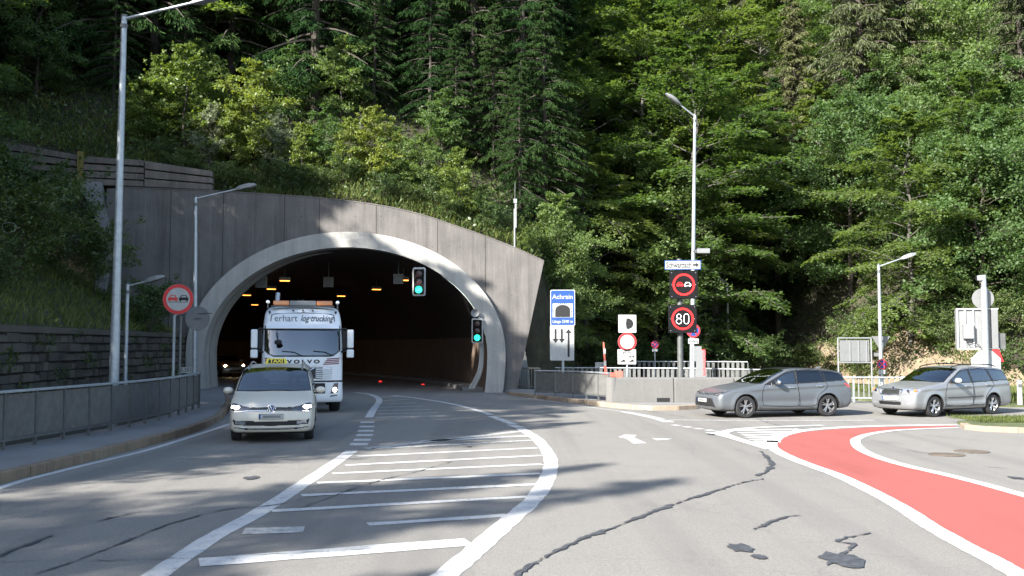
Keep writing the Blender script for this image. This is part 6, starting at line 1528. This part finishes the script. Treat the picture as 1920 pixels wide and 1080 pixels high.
for x, d, k, H in [(-21.5, 6, 'spruceAdark', 26), (-25.5, 5, 'spruceAdark', 26), (-17.5, 9, 'beechC', 24), (-14, 12, 'beechC', 23), (-19, 9.5, 'spruceBdark', 9), (-25, 10, 'spruceBdark', 11), (-29, 12, 'broadA', 11), (-22, 11, 'spruceBdark', 10), (-16, 10.5, 'spruceBdark', 9), (-32, 9, 'broadB', 9), (-26.5, 7.5, 'spruceBdark', 8), (-12.5, 9, 'spruceBdark', 9), (-10, 8.5, 'spruceBdark', 10), (-7.6, 7.6, 'spruceBdark', 9), (-23.5, 12, 'spruceAdark', 20), (-9, 12, 'spruceAdark', 19), (-12, 13, 'spruceAdark', 21), (-6, 13.5, 'spruceAdark', 20), (-20, 13, 'spruceAdark', 22), (-31, 3, 'broadA', 12), (-27, 4, 'spruceBdark', 11), (-24, 3.2, 'broadB', 8), (-20.5, 4.2, 'spruceBdark', 9), (-22.5, 7, 'spruceBdark', 13), (-17.5, 6, 'spruceBdark', 9), (-29, 7.5, 'spruceBdark', 13), (-34, 5, 'spruceBdark', 13),
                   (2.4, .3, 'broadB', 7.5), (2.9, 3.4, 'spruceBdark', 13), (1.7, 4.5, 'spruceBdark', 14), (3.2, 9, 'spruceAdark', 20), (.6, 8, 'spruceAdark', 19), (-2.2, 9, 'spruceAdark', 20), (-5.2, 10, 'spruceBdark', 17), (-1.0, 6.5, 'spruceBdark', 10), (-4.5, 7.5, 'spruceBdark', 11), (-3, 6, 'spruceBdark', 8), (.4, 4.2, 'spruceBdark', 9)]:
    forest(k, x, d, H)
dup = {}
for t_ in TREES: dup.setdefault(t_['label'], []).append(t_)
for lb, ts_ in dup.items():
    if len(ts_) < 2: continue
    ts_.sort(key=lambda q: proj(q.location)[0]); n_ = len(ts_)
    wd_ = {2: ['left of two', 'right of two'], 3: ['left of three', 'middle of three', 'right of three']}.get(n_, ['leftmost', 'second from left', 'third from left', 'fourth from left', 'fifth from left', 'sixth from left', 'seventh from left', 'eighth from left'][:n_-1]+['rightmost'])
    for t_, q in zip(ts_, wd_): t_['label'] = lb+', '+q
# saplings on the portal roof, placed where each stands in the photograph: (px, py of the base, depth, height, kind)
SAP = [(262, 330, 46.5, 3.2, 'sapB', 'first sapling behind the plank wall, beside the tall lamp'), (300, 322, 47.5, 4.2, 'sapA', 'sapling with leafy top between tall lamp and slim lamp'), (345, 338, 47, 5.6, 'sapA', 'tallest pale sapling left of the slim lamp top'), (392, 345, 46.2, 3.6, 'sapC', 'silvery shrub directly above the slim lamp'),
       (430, 350, 47, 3.7, 'sapA', 'leafy sapling just right of the slim lamp head'), (478, 352, 47.5, 5.5, 'sapA', 'second tall pale sapling above the left arch'), (520, 356, 46.5, 3.4, 'sapC', 'silvery willow shrub above the left arch'), (565, 360, 46.3, 3.0, 'sapB', 'bright yellow green sapling at the wall edge above the truck'),
       (610, 362, 47, 3.4, 'sapD', 'dark green sapling above the truck'), (655, 368, 46.6, 3.1, 'sapB', 'low pale sapling beside the bright round one'), (700, 376, 46.5, 3.9, 'sapA', 'bright round sapling above the crown of the arch'), (745, 385, 46.7, 3.0, 'sapD', 'dark green sapling right of the bright round one'),
       (790, 396, 46.6, 3.0, 'sapD', 'shaded sapling left of the lone bright one'), (862, 424, 45.8, 3.5, 'sapA', 'lone bright sapling on the right shoulder of the portal'), (905, 440, 46, 2.0, 'sapD', 'small dark sapling left of the antenna mast'), (372, 322, 50, 4.2, 'sapD', 'shaded sapling behind the slim lamp'), (540, 340, 50.5, 4.4, 'sapD', 'shaded sapling in the second line above the truck'), (640, 345, 51, 4.6, 'sapD', 'shaded sapling in the second line above the arch crown'), (830, 400, 50, 4.2, 'sapD', 'shaded sapling behind the lone bright one'), (985, 470, 45.2, 1.2, 'sapB', 'tiny bright sapling at the slanted right end of the portal')]
for px, py, Y, H, k, lab in SAP:
    x = at(px, py, Y).x; p = hill_pt(x, max(.3, Y-hill_y(x))); p.z -= .1
    plant(k, p, H, lab, 'saplings on the portal roof')
# bushes: bank on the left, foot of the right hill
for i, (x, y, H, k, lab) in enumerate([(-17.2, 33.5, 3.2, 'bushA', 'large dark bush on the bank left of the tall lamp'), (-18.8, 36.5, 3.6, 'bushA', 'dark bush higher on the bank under the plank wall'), (-19.8, 40.5, 3.4, 'bushA', 'dark bush tucked against the sloping slab'), (-17.0, 39.0, 2.6, 'bushA', 'dark bush beside the sloping slab'), (-20.8, 33.8, 3.4, 'bushA', 'dark bush at the left edge of the view'),
                            (-16.0, 29.5, 1.4, 'bushB', 'low shrub on the grass at the left edge'), (-14.5, 38.6, 1.7, 'bushB', 'low leafy shrub behind the short low lamp'), (-15.6, 41.8, 1.5, 'bushB', 'low shrub at the foot of the portal wall'), (-22.5, 41.0, 3.0, 'bushA', 'dark bush below the plank wall')]):
    plant(k, bank_pt(x, y)-Vector((0, 0, .1)), H, lab, 'bushes on the left bank')
for i, (x, d, H, k, lab) in enumerate([(5.0, -1.2, 1.8, 'bushB', 'bush behind the blue tunnel sign post'), (6.6, -.8, 2.2, 'bushA', 'bush behind the red ringed disc'), (8.4, -1.2, 2.0, 'bushA', 'bush left of the electronic sign post'), (10.4, -1, 2.2, 'bushA', 'bush between the electronic signs and the distant lamp'), (12.4, -1, 1.9, 'bushB', 'bush below the distant white lamp'), (14.6, -1, 2.3, 'bushA', 'bush behind the windscreen of the grey estate car'), (16.2, 0, 1.8, 'bushB', 'bush behind the roof of the grey estate car'),
                            (19.4, .6, 2.6, 'bushA', 'yellow green bush on the bank right of the lamp disc'), (21.2, 4.6, 2.2, 'bushA', 'bush on top of the sandy bank'), (24.2, 3.6, 2.4, 'bushA', 'bush left of the grey sign cabinet'), (26.4, 2.4, 2.2, 'bushA', 'bush behind the octagonal sign back'), (18.2, -.5, 1.8, 'bushB', 'bush behind the framed sign panel'), (17.4, 1.4, 1.8, 'bushA', 'spreading bush on the sandy bank above the pale fence'), (19.9, 3.2, 2.2, 'bushA', 'bush on the sandy bank below the street lamp head'), (22.4, 2.2, 2.0, 'bushA', 'bush on the sandy bank above the silver car roof'), (23.4, .6, 1.4, 'bushB', 'low bush at the foot of the sandy bank behind the silver car'), (25.4, .4, 1.7, 'bushB', 'low bush left of the bollard'), (28, .8, 2.0, 'bushA', 'bush above the bollard')]):
    p = hill_pt(x, max(0, d)); p.y += min(0, d); p.z = p.z-.05 if d > 0 else 0
    plant(k, p, H, lab, 'bushes at the foot of the right hill', name='bush')
# trees on the left bank outside the view: they throw the shade on the road and the portal
LEFT = [(-19.5, -9, 9), (-23, -6, 10), (-19.5, 7.6, 11), (-20, 11, 12), (-24, 14, 16), (-20.5, 17.5, 15), (-25, 20.5, 14.5), (-22, 25, 14), (-26.5, 28.5, 13.5), (-25, 33.5, 14.5), (-29.5, 37, 13), (-31, 24, 16), (-30, 10, 10), (-31, -2, 9), (-32, 31, 13), (-27.5, 42, 13), (-34, 42, 17), (-38, 35, 17), (-23.5, 38.5, 9)]
for i, (x, y, H) in enumerate(LEFT):
    k = ['beechC', 'beechA', 'broadA', 'beechB'][i % 4]
    plant(k, bank_pt(x, y)-Vector((0, 0, .2)), H, 'tree on the left bank beyond the edge of the view', 'trees on the left bank out of view')
for i, (x, y, H) in enumerate([(-20, -3.5, 12), (-22.5, 3.4, 13), (-18.8, 4.8, 9), (-22, -8, 13), (-25, 6.5, 12)]):
    plant('spruceB' if i % 2 else 'spruceA', bank_pt(x, y)-Vector((0, 0, .2)), H, 'spruce on the left bank beyond the edge of the view', 'spruces on the left bank out of view')
for i, (x, y, H) in enumerate([(-31, 43, 24), (-28.5, 47, 24), (-33, 48, 26), (-29.5, 51.5, 25), (-35, 54, 26), (-31, 57, 26), (-26.5, 55, 22), (-36, 46, 25), (-34, 61, 26)]):
    p = bank_pt(x, y) if y < 44.6 else hill_pt(x, y-44.6)
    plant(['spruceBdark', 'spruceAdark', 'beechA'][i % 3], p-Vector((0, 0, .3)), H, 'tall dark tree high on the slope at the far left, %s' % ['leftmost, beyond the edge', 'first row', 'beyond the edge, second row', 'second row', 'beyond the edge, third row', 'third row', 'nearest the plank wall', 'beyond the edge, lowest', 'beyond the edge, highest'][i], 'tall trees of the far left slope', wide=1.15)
for i, (px, H) in enumerate([(420, 1.2), (455, .9), (500, 1.1), (548, 1.3), (600, 1.0), (640, 1.3), (720, 1.2), (765, .9), (815, 1.3), (840, 1.0), (925, 1.2), (300, 1.1), (345, 1.3)]):
    x = at(px, 400, 45.4).x; q = hill_pt(x, .55+.3*(i % 3)); plant('bushB', q-Vector((0, 0, .05)), H, 'small shrub at the top edge of the portal wall, number %s from the left' % ['third', 'fourth', 'fifth', 'sixth', 'seventh', 'eighth', 'ninth', 'tenth', 'eleventh', 'twelfth', 'thirteenth', 'first', 'second'][i], 'shrubs along the portal wall top')
# ground cover: herbs and leaves on the slopes, grass on banks and verges
def scatter(name, label, fn, n, L, mat, seed, up=.3, asp=.5, spread=.12):
    g = np.random.default_rng(seed); P = []
    while len(P) < n:
        q = fn(g)
        if q is not None: P.append(q)
    P = np.array(P)+np.c_[np.zeros((n, 2)), g.random(n)*spread]
    D = g.normal(size=(n, 3)); D[:, 2] = np.abs(D[:, 2])*.5+up; Nn = g.normal(size=(n, 3))*.6+np.array([0, -.2, 1])
    if up > 1: Nn = g.normal(size=(n, 3))
    Ls = L*g.uniform(.5, 1.4, n); V, F = leaves(P, D, Nn, Ls, Ls*asp)
    return tag(obj(name, mesh_np(name, V, F, M[mat])), label, kind='stuff')
def f_hill(g):
    x = g.uniform(-32, 45); d = abs(g.normal())*14; p = hill_pt(x, d); return (p.x, p.y, p.z) if -40 < proj(p)[1] and -50 < proj(p)[0] < 1970 else None
scatter('undergrowth', 'leafy undergrowth covering the wooded hillside', f_hill, 60000, .18, 'bushleaf', 3, .4, .6, .5)
def f_roof(g):
    x = g.uniform(-26, 1.3); p = hill_pt(x, abs(g.normal())*1.8+.1); return (p.x, p.y, p.z)
scatter('roof_herbs', 'tall grass and herbs along the top of the portal wall', f_roof, 11000, .34, 'grassblade', 4, 1.6, .16, .15)
def f_bank(g):
    y = g.uniform(22, 43.3); s = g.uniform(.0, 9); p = bank_pt(wall_x(y)-.3-s, y); return (p.x, p.y, p.z)
scatter('bank_grass', 'long grass on the bank above the stone wall', f_bank, 16000, .30, 'grassblade', 5, 1.5, .12, .05)
def f_wall(g):
    y = g.uniform(23, 43); z = 2.5*g.random(); 
    if math.sin(y*2.1+z*3)+math.sin(y*.9-z*5)+g.normal()*.35 < .9: return None
    return (wall_x(y)+.1, y, z)
scatter('wall_weeds', 'small weeds growing out of the stone wall', f_wall, 1600, .11, 'bushleaf', 6, .2, .5, .05)
def f_isl(g):
    x, y = g.uniform(11.9, 17), g.uniform(24.9, 26.5); return (x, y, .1) if x > 11.9+(26.5-y)*.2 else None
scatter('island_grass', 'bright grass on the small island at the right', f_isl, 7000, .11, 'grassblade', 7, 1.8, .12, .02)
def f_verge(g):
    x, y = g.uniform(15, 34), g.uniform(31.8, 45); return (x, y, .06) if y > 33.4-(x-15.5)*.1 and y < hill_y(x) else None
scatter('verge_grass', 'grass on the verge below the sandy bank', f_verge, 14000, .28, 'grassblade', 8, 1.5, .12, .03)
def f_sand(g):
    i = g.uniform(15.5, 24); p = hill_pt(i, g.uniform(.3, 5)); q = math.sin(p.x*1.7)+math.sin(p.z*2.3+p.x)
    return (p.x, p.y-.1, p.z+.2) if q+g.normal()*.4 > .8 else None
scatter('bank_herbs', 'patchy herbs on the sandy bank', f_sand, 3500, .2, 'grassblade', 9, .8, .3, .05)
